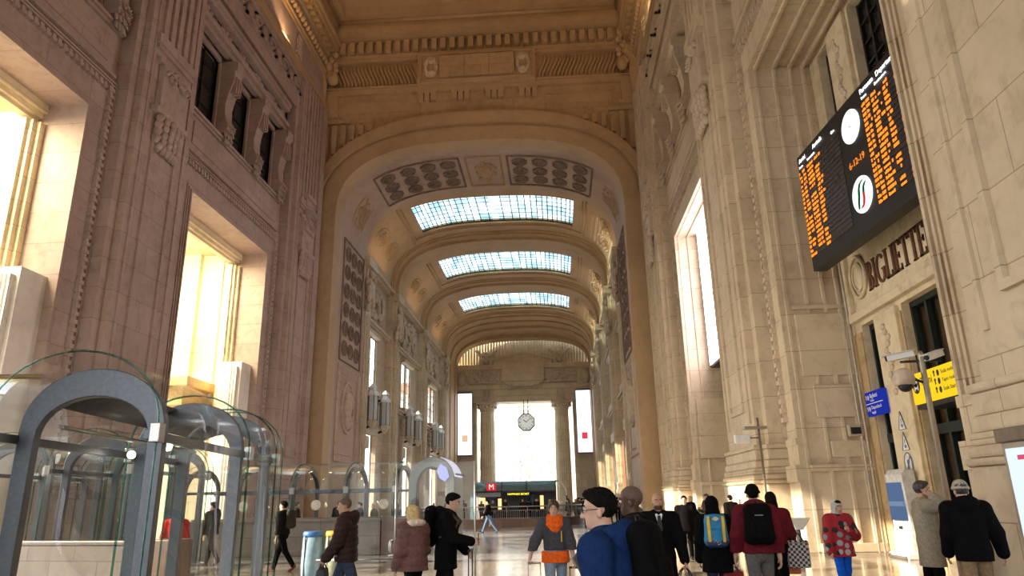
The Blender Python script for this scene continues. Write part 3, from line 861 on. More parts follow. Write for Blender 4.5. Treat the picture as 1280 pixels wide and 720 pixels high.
for k in range(46):
    a = -10.4 + k * .46; m.lathe([(.15, 22.6), (.15, 28)], (a, .0, 0), 8)
m.build('fluted_tympanum', FE, WF)

# ------------------------------------------------------------------ vestibules behind the left openings
m = MB()
for c in BAYS[1:]:
    # inner architrave, set back
    for e, w, x in ((-.25, .18, -18.9), (-.45, .18, -19.05), (-.6, .15, -19.2)):
        for sg in (-1, 1):
            if sg < 0 and c == 18.0: continue
            a = c + sg * (OH + e); m.box(x - .3, x, min(a, a + sg * .9), max(a, a + sg * .9), 0, 15.6)
        m.box(x - .3, x, c - OH - .3, c + OH + .3, OT + e - .1, OT + .5)
    cn = c if c != 18.0 else 11.6
    m.box(-24.5, -19.4, cn - OH - 1.4, cn - OH - .5, 0, 17.2); m.box(-24.5, -19.4, c + OH + .5, c + OH + 1.4, 0, 17.2)
    m.box(-25, -19.4, cn - OH - 1.4, c + OH + 1.4, 16.6, 17.4)
    m.box(-25, -24.4, cn - OH - 1.4, c + OH + 1.4, 15.6, 17.4)
    for sg in (-1, 1):
        if sg < 0 and c == 18.0: continue
        a = c + sg * (OH + .5)
        m.box(-22.6, -21.6, min(a, a - sg * .35), max(a, a - sg * .35), 0, 16.6)
        m.box(-20.4, -20.2, min(a, a - sg * .12), max(a, a - sg * .12), 0, 16.6)
    # low glazed porch with a canopy roof, inside the vestibule
VEST = m.build('wall_vestibule', ST_VEST, kind='structure')
for c, lbl in ((18.0, 'nearer'), (35.15, 'farther')):
    ds = MB()
    yj = c + OH
    ds.box(-19.0, -17.75, yj - 1.25, yj + .1, 0, 9.5); ds.box(-18.85, -17.9, yj - 1.4, yj - 1.2, 0, 9.2)
    for k in range(3): ds.box(-18.3 + k * .16, -18.24 + k * .16, yj - 1.46, yj - 1.38, 0, 9.2)
    ds.build('door_pier', stone('door_pier_' + lbl, (.78, .74, .66), 'yz', joint=None, vein=.2), VEST)
m = MB()
for c in BAYS[1:]:
    m.box(-23.6, -20.0, c + OH - 2.8, c + OH + .4, 8.0, 8.5); m.box(-23.2, -20.4, c + OH - 2.4, c + OH + .4, 7.0, 8.0)
m.build('porch_canopy', plain('ochre_canopy', (.62, .42, .16), .6), VEST)

# ------------------------------------------------------------------ floor and street
fl, nt, out = nodes('polished_floor')
b = N(nt, 'ShaderNodeBsdfPrincipled', Roughness=.14); b.inputs['Specular IOR Level'].default_value = .55
tc = N(nt, 'ShaderNodeTexCoord'); L = nt.links.new
br = N(nt, 'ShaderNodeTexBrick', Scale=1, Brick__Width=1.9, Row__Height=1.25, Mortar__Size=.012, Mortar__Smooth=.1)
br.inputs['Color1'].default_value = (.36, .32, .275, 1); br.inputs['Color2'].default_value = (.29, .26, .225, 1); br.inputs['Mortar'].default_value = (.12, .10, .085, 1)
L(tc.outputs['Object'], br.inputs[0])
n1 = N(nt, 'ShaderNodeTexNoise', Scale=.8, Detail=8, Roughness=.65, Distortion=.8); L(tc.outputs['Object'], n1.inputs[0])
col = mixc(nt, .55, br.outputs[0], ramp(nt, n1.outputs[0], [(.3, (.55, .5, .45)), (.7, (1.15, 1.1, 1.05))]), 'MULTIPLY')
sep = N(nt, 'ShaderNodeSeparateXYZ'); L(tc.outputs['Object'], sep.inputs[0])
def bandm(axis, period, width, off):
    a = N(nt, 'ShaderNodeMath', _operation='ADD'); L(sep.outputs[axis], a.inputs[0]); a.inputs[1].default_value = off
    p = N(nt, 'ShaderNodeMath', _operation='PINGPONG'); L(a.outputs[0], p.inputs[0]); p.inputs[1].default_value = period / 2
    g = N(nt, 'ShaderNodeMath', _operation='LESS_THAN'); L(p.outputs[0], g.inputs[0]); g.inputs[1].default_value = width / 2
    return g.outputs[0]
mxx = N(nt, 'ShaderNodeMath', _operation='MAXIMUM'); L(bandm(1, 8.6, .55, 2.6), mxx.inputs[0]); L(bandm(0, 8.4, .55, 1.0), mxx.inputs[1])
col = mixc(nt, mxx.outputs[0], col, (.10, .085, .075))
# farther zone: grey slabs beyond a dark cross band
br2 = N(nt, 'ShaderNodeTexBrick', Scale=1, Brick__Width=3.2, Row__Height=2.1, Mortar__Size=.03, Mortar__Smooth=.1)
br2.inputs['Color1'].default_value = (.30, .30, .305, 1); br2.inputs['Color2'].default_value = (.25, .25, .26, 1); br2.inputs['Mortar'].default_value = (.10, .10, .10, 1)
L(tc.outputs['Object'], br2.inputs[0])
grey = mixc(nt, .45, br2.outputs[0], ramp(nt, n1.outputs[0], [(.3, (.65, .65, .65)), (.7, (1.1, 1.1, 1.1))]), 'MULTIPLY')
def gt(axis, v):
    g = N(nt, 'ShaderNodeMath', _operation='GREATER_THAN'); L(sep.outputs[axis], g.inputs[0]); g.inputs[1].default_value = v; return g.outputs[0]
far = N(nt, 'ShaderNodeMath', _operation='MULTIPLY'); L(gt(1, 21.6), far.inputs[0])
lt_ = N(nt, 'ShaderNodeMath', _operation='LESS_THAN'); L(sep.outputs[0], lt_.inputs[0]); lt_.inputs[1].default_value = 4.2; L(lt_.outputs[0], far.inputs[1])
col = mixc(nt, far.outputs[0], col, grey)
bnd = N(nt, 'ShaderNodeMath', _operation='COMPARE'); L(sep.outputs[1], bnd.inputs[0]); bnd.inputs[1].default_value = 21.6; bnd.inputs[2].default_value = .35
col = mixc(nt, bnd.outputs[0], col, (.075, .07, .068)); L(col, b.inputs['Base Color'])
rr = ramp(nt, n1.outputs[0], [(.3, (.09,) * 3), (.7, (.2,) * 3)]); L(rr, b.inputs['Roughness'])
L(b.outputs[0], out.inputs[0])
m = MB(); m.box(-20, 12, YB - 2, 115, -.3, 0); m.build('floor', fl, kind='structure')
STREET = plain('street_asphalt', (.33, .32, .31), .8, 0, .15, 2)
m = MB(); m.box(-400, 400, -150, 500, -.6, -.32); m.build('ground_street', STREET, kind='structure')
# outer skin so that daylight comes in only through the openings
m = MB()
m.box(9.5, 10.4, YB - 1, 13.2, 0, 42); m.box(9.5, 10.4, 22.8, 30.3, 0, 42); m.box(9.5, 10.4, 40, 57, 0, 42)
m.build('wall_outer', ST_SIDE, kind='structure')
m = MB(); m.box(-26, 12, YB - 2, 57, 41.0, 41.6); m.build('roof', ST_SIDE, kind='structure')
# ------------------------------------------------------------------ ticket bay on the right (opening 13.4 .. 22.6)
def BM(s, d, z): return (9.5 - d, 18.0 - s, z)       # s grows towards the camera, d out of the wall
m = MB(BM)
m.box(-5, 5, -.8, -.5, 0, 18)                        # backing
m.box(-4.7, 4.7, -.5, 0, 6.6, 9.9); m.box(-4.7, 4.7, -.5, 0, 16.2, 17)
POSTS = [(-4.7, -3.85), (-2.9, -1.25), (1.25, 2.9), (3.85, 4.7)]
for a, b in POSTS: m.box(a, b, -.5, 0, 0, 6.6); m.box(a, b, -.5, 0, 9.9, 16.2)
WT = m.build('wall_ticket_hall', ST_BIGL, kind='structure')
m = MB(BM)
for a, b in POSTS: m.box(a + .02, b - .02, -.4, .05, 0, 6.4)
m.build('marble_post_facing', ST_YEL, WT)
m = MB(BM)
for a, b in POSTS[1:3]: m.box(a + .15, b - .15, .0, .14, 0, 6.6); m.box(a + .15, b - .15, 0, .14, 9.9, 16.2)
m.build('pilaster', ST_BIGL, WT, bevel=.03)
for a, b in POSTS[1:3]:
    m = MB(BM); c = (a + b) / 2
    for k in range(12): m.ell((c + .12 * math.sin(k * 1.6), .15, 4.3 + k * .17), (.13, .06, .1), 7, 5)
    for k in range(16): m.ell((c + .12 * math.sin(k * 1.6), .15, 12.6 + k * .2), (.13, .06, .12), 7, 5)
    m.build('carved_vine', ST_TRIM, WT)
# inscription panel
m = MB(BM)
m.box(-4.3, 4.3, 0, .18, 6.75, 7.0); m.box(-4.3, 4.3, 0, .16, 9.2, 9.35); m.box(-4.4, 4.4, 0, .32, 9.4, 9.75); m.box(-4.3, -4.1, 0, .16, 7.0, 9.2); m.box(4.1, 4.3, 0, .16, 7.0, 9.2)
m.build('inscription_frame', ST_BIGL, WT, bevel=.02)
m = MB(BM)
for s in (-3.45, 3.45):
    for r_, h in ((.52, .06), (.34, .04)): m.tube([(s + r_ * math.cos(q), .06, 8.05 + r_ * 1.25 * math.sin(q)) for q in [2 * PI * k / 24 for k in range(24)]], h, 6, closed=True)
    m.ell((s, .03, 8.05), (.3, .08, .4))
m.build('roundel', ST_BIGL, WT)
# carved letters with serifs, built stroke by stroke
INK = plain('bronze_letter', (.16, .075, .04), .5, .3, .15)
def letters(word, h, y0, w_gap, mp, d0, d1):
    m = MB(mp); t = h * .15; th = h * .08; x = 0
    def bar(x0, x1, z0, z1): m.box(x0, x1, d0, d1, y0 + z0 * h, y0 + z1 * h)
    def serif(xc, z, w): m.box(xc - w / 2, xc + w / 2, d0, d1, y0 + z * h, y0 + z * h + h * .045)
    def stem(xx): bar(xx, xx + t, 0, 1); serif(xx + t / 2, 0, t * 2.1); serif(xx + t / 2, .955, t * 2.1)
    def arc(cx, cz, rx, rz, a0, a1, tw, n=12):
        for k in range(n):
            q0, q1 = a0 + (a1 - a0) * k / n, a0 + (a1 - a0) * (k + 1) / n
            P = []
            for q, f in ((q0, 0), (q1, 0), (q1, 1), (q0, 1)):
                w = th + (tw - th) * abs(math.cos(q)); P.append((cx + (rx - f * w) * math.cos(q), y0 + (cz * h) + (rz * h - f * w * .8) * math.sin(q)))
            m.add([(p[0], d0, p[1]) for p in P] + [(p[0], d1, p[1]) for p in P], [(0, 1, 2, 3), (4, 5, 6, 7), (0, 1, 5, 4), (3, 2, 6, 7), (1, 2, 6, 5), (0, 3, 7, 4)])
    for ch in word:
        if ch == 'I': stem(x); x += t + w_gap
        elif ch == 'L': stem(x); bar(x, x + h * .5, 0, .07); bar(x + h * .46, x + h * .5, 0, .2); x += h * .5 + w_gap
        elif ch == 'E':
            stem(x); bar(x, x + h * .48, 0, .07); bar(x, x + h * .46, .93, 1); bar(x, x + h * .38, .47, .54)
            bar(x + h * .44, x + h * .48, 0, .2); bar(x + h * .42, x + h * .46, .8, 1); bar(x + h * .35, x + h * .38, .4, .61); x += h * .48 + w_gap
        elif ch == 'T':
            c = x + h * .3; bar(c - t / 2, c + t / 2, 0, 1); serif(c, 0, t * 2.1); bar(x, x + h * .6, .93, 1); bar(x, x + .04 * h, .8, 1); bar(x + h * .56, x + h * .6, .8, 1); x += h * .6 + w_gap
        elif ch == 'B': stem(x); arc(x + t, .75, h * .26, .25, -PI / 2, PI / 2, t); arc(x + t, .26, h * .32, .26, -PI / 2, PI / 2, t); x += h * .5 + w_gap
        elif ch == 'R':
            stem(x); arc(x + t, .74, h * .3, .26, -PI / 2, PI / 2, t)
            m.add([(x + t, d0, y0 + .5 * h), (x + t * 2.2, d0, y0 + .5 * h), (x + h * .68, d0, y0), (x + h * .46, d0, y0), (x + t, d1, y0 + .5 * h), (x + t * 2.2, d1, y0 + .5 * h), (x + h * .68, d1, y0), (x + h * .46, d1, y0)], [(0, 1, 2, 3), (4, 5, 6, 7), (0, 1, 5, 4), (1, 2, 6, 5), (2, 3, 7, 6), (0, 3, 7, 4)]); x += h * .62 + w_gap
        elif ch == 'G': arc(x + h * .42, .5, h * .42, .5, .25 * PI, 1.72 * PI, t, 18); bar(x + h * .62, x + h * .62 + t, .08, .46); bar(x + h * .5, x + h * .84, .43, .48); x += h * .82 + w_gap
        elif ch == 'A':
            for (xa, xb, w) in ((x, x + h * .3, th), (x + h * .66, x + h * .34, t)):
                m.add([(xa, d0, y0), (xa + w, d0, y0), (xb + w, d0, y0 + h), (xb, d0, y0 + h), (xa, d1, y0), (xa + w, d1, y0), (xb + w, d1, y0 + h), (xb, d1, y0 + h)], [(0, 1, 2, 3), (4, 5, 6, 7), (0, 1, 5, 4), (1, 2, 6, 5), (2, 3, 7, 6), (0, 3, 7, 4)])
            bar(x + h * .14, x + h * .6, .3, .36); serif(x + th / 2, 0, t * 1.4); serif(x + h * .66 + t / 2, 0, t * 1.6); x += h * .76 + w_gap
    return m, x
_, wd = letters('BIGLIETTERIA', .86, 7.42, .1, BM, 0, .05)
m, _ = letters('BIGLIETTERIA', .86, 7.42, .1, lambda s, d, z: BM(s * .76 - 2.8, d, z), 0, .05)
m.build('inscription_letters', INK, WT)
# doors and dark upper lights
GREEN = plain('dark_green_metal', (.018, .028, .026), .4, .4, .1)
BROWN = plain('dark_wood_panel', (.13, .055, .025), .45, 0, .25, 3)
dn_ = 0
for a, b, wide in ((-3.85, -2.9, False), (-1.25, 1.25, True), (2.9, 3.85, False)):
    dn_ += 1
    m = MB(BM)
    f = .1
    m.box(a, b, -.42, -.22, 6.45, 6.6); m.box(a, a + f, -.42, -.22, 0, 6.5); m.box(b - f, b, -.42, -.22, 0, 6.5); m.box(a, b, -.42, -.2, 3.05, 3.3)
    if wide:
        for x in (a + .75, b - .85): m.box(x, x + .1, -.42, -.22, 0, 6.5)
    m.box(a, b, -.42, -.24, 0, .3)
    D = m.build('door_%d' % dn_, GREEN, kind='structure')
    m = MB(BM); m.box(a + f, b - f, -.36, -.34, .3, 6.45); m.build('door_glass', glass('door_glass_%d' % dn_, (.8, .78, .72), 1.6), D)
    m = MB(BM); m.box(a, b, -.5, -.46, 0, 6.6); m.build('door_backing', BROWN, D)
    m = MB(BM)
    for x in (([a + .18] if not wide else [a + .95, b - 1.0])): m.tube([(x, -.12, .9), (x, -.12, 1.5)], .025, 6); m.tube([(x, -.24, .95), (x, -.12, .95)], .02, 6); m.tube([(x, -.24, 1.45), (x, -.12, 1.45)], .02, 6)
    m.build('door_handle', STEEL, D)
    w = MB(BM); w.box(a, b, -.45, -.42, 9.9, 16.2); wo = w.build('window_%d' % (50 + dn_), DGLASS, kind='structure')
    w = MB(BM)
    nx = 4 if wide else 2
    for k in range(nx + 1): x = a + (b - a - .09) * k / nx; w.box(x, x + .09, -.42, -.3, 9.9, 16.2)
    for k in range(10): w.box(a, b, -.42, -.32, 9.9 + k * .69, 9.98 + k * .69)
    w.build('window_frame', DARKMETAL, wo)
# stone return frames inside the recess
m = MB()
for x, e in ((7.51, .0), (8.15, .02), (8.7, .04), (9.15, .06)):
    m.box(x, x + .12, 22.6 - e - .05, 22.6, 0, OT - e); m.box(x, x + .12, 13.4, 13.4 + e + .05, 0, OT - e); m.box(x, x + .12, 13.4, 22.6, OT - e - .12, OT)
m.box(7.75, 9.35, 22.5, 22.62, 5.2, 7.2); m.box(8.0, 9.2, 22.45, 22.55, 3.9, 4.9); m.box(7.6, 9.5, 22.45, 22.6, 2.3, 2.5); m.box(7.6, 9.5, 22.4, 22.6, 0, .25)
m.box(7.7, 9.4, 22.5, 22.62, 7.35, 7.5); m.box(8.3, 9.35, 22.48, 22.6, 2.7, 3.2)
m.build('trim_recess', ST_SIDE, kind='structure', bevel=.02)

# screen bay (opening 30.55 .. 39.75)
def SM(s, d, z): return (9.5 - d, 35.15 - s, z)
m = MB(SM); m.box(-5, 5, -.8, -.3, 0, 18)
for a, b in POSTS: m.box(a, b, -.3, 0, 0, 8.4)
m.box(-4.7, 4.7, -.3, 0, 6.6, 8.6); m.box(-4.7, 4.7, 0, .25, 8.2, 8.5)
WS2 = m.build('wall_screen_bay', ST_BIGL, kind='structure')
for a, b, i in ((-3.85, -2.9, 4), (-1.25, 1.25, 5), (2.9, 3.85, 6)):
    m = MB(SM); m.box(a, b, -.28, -.2, 0, 6.6); D = m.build('door_%d' % i, DGLASS, kind='structure')
    m = MB(SM)
    for x in (a, (a + b) / 2 - .05, b - .1): m.box(x, x + .1, -.2, -.05, 0, 6.6)
    m.box(a, b, -.2, -.05, 3.0, 3.2); m.build('door_frame', GREEN, D)
m = MB()
for x, e in ((7.51, .0), (8.05, .03)): m.box(x, x + .12, 39.75 - e - .05, 39.75, 0, OT - e); m.box(x, x + .12, 30.55, 39.75, OT - e - .05, OT)
m.box(7.7, 9.4, 39.62, 39.75, 3.6, 6.8); m.box(7.6, 9.5, 39.6, 39.75, 2.2, 2.4)
m.build('trim_recess', ST_SIDE, kind='structure', bevel=.02)

# advertising screen
SCREEN = emit('lit_advert_screen', (1.0, .86, .95), SCREEN_S)
e = empty('advertising_screen', (8.6, 35.1, 8.6), 'tall white lit advertising screen with a pink square, set in the right wall recess', 'screen')
def E3(x0, x1, y0, y1, z0, z1): return MB().box(x0, x1, y0, y1, z0, z1)
E3(.02, .5, -4.3, 4.3, -.15, 8.0).build('casing', BLACK, e)
E3(-.02, .02, -4.2, 4.2, 0, 7.9).build('screen_face', SCREEN, e)
E3(-.035, -.02, -1.15, 0.75, 4.6, 6.6).build('pink_square', emit('screen_pink', (.95, .12, .2), 2.2), e)
FAINT = emit('screen_faint_grey', (.62, .6, .66), 1.2)
m = MB(); r = random.Random(3)
for z, n in ((3.7, 16), (3.4, 13), (1.9, 15), (1.65, 11)):
    for k in range(n):
        if r.random() < .8: m.box(-.03, -.02, 2.2 - k * .26, 2.36 - k * .26, z, z + .16)
m.build('screen_text', FAINT, e)
m = MB()
for (a, b, c_, d) in ((-.9, -.62, 5.2, 6.2), (-.62, -.35, 5.6, 6.2), (-.35, -.05, 5.2, 6.0), (.1, .3, 5.3, 6.1), (.3, .5, 5.3, 5.5)): m.box(-.045, -.035, a, b, c_, d)
m.build('white_emblem', emit('screen_white', (1, 1, 1), 6), e)

# ------------------------------------------------------------------ departure board
th = math.atan2(.0729, 1)
BO = Vector((8.05, 21.2, 8.2))
e = empty('departure_board', BO, 'huge black electronic departure board with orange rows, hung over the ticket hall doors', 'departure board', rz=th)
# local: -y runs towards the camera along the board, -x faces the hall
Lb, Hb = 6.95, 3.85
E3(0, .42, -Lb, 0, 0, Hb).build('casing', BLACK, e, bevel=.02)
SLAT = plain('board_grey_slat', (.055, .048, .05), .25, 0, .1)
ORANGE = emit('board_orange', (1.0, .25, .022), 1.5)
WH = emit('board_white', (1, .98, .95), 3.0)
r = random.Random(11)
rows, z0_, dz = 20, .42, .145
for pn, y0, cols in (('left', -.06, [(0.02, .2, 1), (.24, .5, .93), (.6, 1.05, .95), (1.12, 1.42, .9), (1.42, 1.55, .2)]), ('right', -4.14, [(.05, .24, .97), (.27, .44, .95), (.54, .86, .95), (.86, 1.02, .4), (1.1, 1.36, .93), (1.63, 1.72, .45), (1.9, 2.3, .3), (2.6, 2.75, .3)])):
    g = MB()
    for k in range(rows): g.box(-.02, .0, y0 - 2.72, y0, z0_ + k * dz, z0_ + k * dz + .105)
    P_ = g.build('display_panel', SLAT, e)
    t = MB()
    for k in range(rows):
        for a, b, pr in cols:
            if r.random() > pr: continue
            L2 = a + (b - a) * r.uniform(.72, 1); y = a
            while y < L2 - .03:
                w = .052; z = z0_ + k * dz + .012
                if r.random() < .93:
                    t.box(-.028, -.02, y0 - y - w, y0 - y, z, z + (.085 if r.random() < .7 else .06))
                y += .06
    t.build('orange_text', ORANGE, P_)
RM3 = lambda y, z, x=-.02: frame((x, y, z), (0, -1, 0), (0, 0, 1))
text('heading', 'Arrivi', .2, WH, e, RM3(-.4, 3.62)); text('heading', 'Arrivals', .2, WH, e, RM3(-1.5, 3.62)); text('column_heading', 'Treno', .11, WH, e, RM3(-.25, 3.42)); text('column_heading', 'Provenienza', .11, WH, e, RM3(-1.0, 3.42)); text('column_heading', 'Ore', .13, WH, e, RM3(-2.5, 3.42))
text('heading', 'Partenze', .2, WH, e, RM3(-4.55, 3.62)); text('heading', 'Departures', .2, WH, e, RM3(-5.5, 3.62)); text('column_heading', 'Treno', .11, WH, e, RM3(-4.35, 3.42)); text('column_heading', 'Destinazione', .11, WH, e, RM3(-5.2, 3.42)); text('column_heading', 'Ore', .13, WH, e, RM3(-6.05, 3.42))
def disc(m, y, z, ry, rz_, x0, x1, n=40): m.prism([(y + ry * math.cos(2 * PI * k / n), z + rz_ * math.sin(2 * PI * k / n)) for k in range(n)], 'x', x0, x1)
m = MB(); disc(m, -3.48, 3.03, .47, .47, -.03, 0); ck = m.build('clock_face', emit('board_clock_white', (1, 1, .97), 1.5), e)
m = MB(); disc(m, -3.48, 3.03, .02, .02, -.05, -.03)
for q, l_ in ((.5, .2), (2.2, .28)): m.tube([(-.04, -3.48, 3.03), (-.04, -3.48 - l_ * math.sin(q), 3.03 + l_ * math.cos(q))], .006, 4)
m.build('clock_hands', plain('pale_grey_hand', (.5, .5, .5), .5), ck)
text('date_display', '6-12-19', .27, ORANGE, e, RM3(-3.5, 1.98))
m = MB(); disc(m, -3.48, 1.02, .5, .5, -.03, 0); lg = m.build('logo_disc', emit('board_logo_white', (1, 1, .97), 1.4), e)
def stroke(name, pts, mat, par):
    m = MB()
    for i in range(len(pts) - 1):
        (y, z, w), (y2, z2, w2) = pts[i], pts[i + 1]
        m.add([(-.04, -y - w, z), (-.04, -y + w, z), (-.04, -y2 + w2, z2), (-.04, -y2 - w2, z2), (-.03, -y - w, z), (-.03, -y + w, z), (-.03, -y2 + w2, z2), (-.03, -y2 - w2, z2)], [(0, 1, 2, 3), (4, 5, 6, 7), (0, 1, 5, 4), (1, 2, 6, 5), (2, 3, 7, 6), (3, 0, 4, 7)])
    return m.build(name, mat, par)
GRN = emit('logo_green', (.0, .16, .06), .5); RED = emit('logo_red', (.75, .02, .03), .8)
stroke('logo_green_stroke', [(3.26, .68, .035), (3.29, .86, .055), (3.35, 1.03, .055), (3.38, 1.2, .05), (3.47, 1.33, .06), (3.62, 1.38, .08)], GRN, lg)
stroke('logo_red_stroke', [(3.42, .66, .08), (3.53, .74, .055), (3.58, .88, .05), (3.59, 1.03, .05)], RED, lg)
stroke('logo_green_stroke', [(3.59, 1.03, .05), (3.62, 1.17, .05), (3.7, 1.26, .06), (3.79, 1.29, .03)], GRN, lg)
for y in (-.8, -3.5, -6.2):
    for p in ([(.3, y, Hb), (1.4, y, Hb + .2)], [(.4, y, 1.2), (1.4, y, 1.3)]): MB().tube(p, .04, 6).build('mounting_bracket', DARKMETAL, e)

# ------------------------------------------------------------------ signs by the ticket doors
YEL = emit('backlit_yellow', (1.0, .66, .02), .95)
INKB = plain('sign_black', (.01, .01, .01), .5)
e = empty('yellow_sign', (8.85, 18.15, 3.7), 'yellow hanging sign reading Treni with arrows, above the central ticket door', 'sign')
E3(0, .18, -3.4, 0, 0, .74).build('panel', YEL, e, bevel=.01)
S3 = lambda y, z, x=-.004: frame((x, y, z), (0, -1, 0), (0, 0, 1))
m = MB(); disc(m, -.24, .45, .17, .2, -.008, 0); pi = m.build('train_pictogram', INKB, e)
m = MB(); m.box(-.012, -.008, -.33, -.15, .36, .5); disc(m, -.24, .5, .09, .1, -.012, -.008); m.box(-.012, -.008, -.35, -.29, .32, .36); m.box(-.012, -.008, -.19, -.13, .32, .36); m.build('white_train', WHITEP, pi)
text('lettering', 'Treni', .26, INKB, e, S3(-.75, .5)); text('lettering', 'Trains', .13, plain('sign_grey', (.35, .27, .05), .5), e, S3(-.72, .29))
def arrow(m, y, z, s, x0=-.008, x1=0):
    m.box(x0, x1, y - .018 * s, y + .018 * s, z - .06 * s, z + .04 * s); m.prism([(y - .05 * s, z + .03 * s), (y + .05 * s, z + .03 * s), (y, z + .09 * s)], 'x', x0, x1)
m = MB()
for z in (.59, .4, .2): arrow(m, -1.15, z, 1)
for z in (.59, .4, .2): disc(m, -1.32, z, .05, .075, -.008, 0, 16)
m.build('arrows', INKB, e)
for z, a in ((.59, 'Scala mobile Escalator'), (.4, 'Tapis roulant'), (.2, 'Scale Stairs')): text('lettering', a, .125, INKB, e, S3(-1.45, z), align='LEFT')
m = MB(); m.tube([(.1, -.3, .74), (.1, -.3, 1.2)], .02, 6); m.tube([(.1, -3.1, .74), (.1, -3.1, 1.2)], .02, 6); m.box(.05, .65, -3.4, 0, -.12, -.0); m.build('mounting_bracket', DARKMETAL, e)
BLUE = emit('backlit_blue', (.02, .04, .42), .7)
e = empty('blue_sign', (9.2, 21.75, 3.8), 'small dark blue sign reading Biglietti over the narrow side door', 'sign')
E3(0, .15, -1.15, 0, 0, .7).build('panel', BLUE, e, bevel=.02)
E3(-.006, 0, -1.15, 0, .34, .36).build('divider', WHITEP, e)
m = MB(); arrow(m, -.1, .53, .9); arrow(m, -.1, .2, .9); disc(m, -.23, .53, .04, .07, -.008, 0, 16); disc(m, -.23, .2, .04, .07, -.008, 0, 16); m.build('arrows', WHITEP, e)
for z, a, s in ((.56, 'Biglietti', .17), (.43, 'Tickets', .09), (.23, 'Deposito-b', .15), (.09, 'bagagli', .1)): text('lettering', a, s, WHITEP, e, S3(-.33, z), align='LEFT')
m = MB(); m.tube([(.1, -.2, .3), (.4, -.2, .3)], .03, 6); m.tube([(.1, -.95, .3), (.4, -.95, .3)], .03, 6); m.build('mounting_bracket', DARKMETAL, e)
# warning stickers down the marble post
PAPER = plain('sticker_white', (.8, .8, .78), .5); GREYI = plain('sticker_grey_ink', (.18, .2, .25), .5)
def sticker(kind, z, lbl, k):
    y = 20.05; e = empty('warning_sticker', (9.35, y, z), lbl, 'sticker', 'stickers on the marble post')
    m = MB()
    if kind == 't': m.prism([(-.2, -.22), (.2, -.22), (0, .26)], 'x', -.012, 0)
    elif kind == 'c': disc(m, 0, 0, .22, .3, -.012, 0, 24)
    else: m.box(-.012, 0, -.14, .14, -.3, .3)
    m.build('sheet', PAPER, e)
    m = MB(); x = -.015
    if kind == 't':
        tri = [(-.2, -.22), (.2, -.22), (0, .26)]
        m.tube([(x, *p) for p in tri], .014, 4, closed=True); m.ell((x, 0, -.12), (.006, .06, .05)); m.box(x, x + .006, -.02, .02, -.05, .07)
    elif kind == 'c':
        m.tube([(x, .21 * math.cos(q), .29 * math.sin(q)) for q in [2 * PI * k / 20 for k in range(20)]], .018, 4, closed=True); m.tube([(x, -.14, .2), (x, .14, -.2)], .014, 4); m.ell((x, 0, .05), (.006, .08, .07)); m.box(x, x + .006, -.05, .05, -.15, 0)
    else: m.tube([(x, .07 * math.cos(q), .1 + .07 * math.sin(q)) for q in [2 * PI * k / 16 for k in range(16)]], .012, 4, closed=True)
    m.build('printed_mark', GREYI if kind != 'r' else plain('sticker_red_ink', (.5, .12, .1), .5), e)
sticker('t', 3.5, 'upper triangular warning sticker on the post between the ticket doors', 0); sticker('t', 2.95, 'lower triangular warning sticker on the post, just over the round one', 1); sticker('c', 2.37, 'round grey prohibition sticker on the post, under the two triangles', 2); sticker('r', 1.75, 'lowest, rectangular white sticker with a red mark on the post', 3)
# ticket machine
e = empty('ticket_machine', (8.95, 20.2, 0), 'slim white ticket terminal with a pale blue screen beside the ticket doors', 'ticket machine')
MW = plain('machine_white', (.72, .71, .66), .35)
mm = MB(); mm.prism([(-.05, .12), (.33, .12), (.33, 2.2), (.1, 2.25), (-.02, 2.1), (.02, 1.0)], 'y', -.5, .5); mm.build('body', MW, e, bevel=.02)
E3(-.2, .36, -.56, .56, 0, .14).build('base', MW, e, bevel=.02)
E3(-.06, .06, -.4, .4, .95, 1.9).build('screen', emit('machine_screen', (.16, .26, .48), .55), e)
E3(-.064, .0, -.4, .4, 1.3, 1.42).build('screen_band', emit('machine_screen_band', (.3, .42, .62), .6), e)
E3(-.05, .0, -.06, .06, .72, .8).build('card_slot', BLACK, e); E3(-.25, -.2, -.5, .5, .02, .08).build('kick_rail', STEEL, e)
# lit poster box on the near pier
e = empty('poster_lightbox', (6.2, 11.2, .55), 'lit poster in a brushed frame on the near right pier', 'poster')
e.location = (6.05, 9.33, .55); e.scale = (1, 1, .86)
E3(0, .22, -.95, .95, 0, 2.0).build('frame', plain('satin_steel', (.5, .44, .36), .35, .7, .05), e, bevel=.02)
E3(-.03, .22, -1.02, 1.02, 2.0, 2.22).build('top_hood', plain('bronzed_hood', (.25, .2, .15), .4, .6, .1), e, bevel=.02)
E3(-.01, .01, -.86, .86, .1, 1.9).build('poster_sheet', emit('poster_pale_blue', (.78, .9, .97), 1.0), e)
m = MB(); m.box(-.016, -.01, -.5, .62, 1.72, 1.79); m.box(-.016, -.01, -.86, .86, .1, .26); m.build('pink_band', emit('poster_pink', (.8, .1, .22), .8), e)
m = MB(); m.box(-.016, -.01, -.3, .45, 1.12, 1.5); m.box(-.016, -.01, -.2, .3, .5, .95); m.build('photo_block', emit('poster_photo', (.62, .66, .72), .9), e)
m = MB(); m.box(-.02, -.016, -.1, .4, 1.3, 1.42); m.build('print', emit('poster_print', (.35, .38, .45), .7), e)
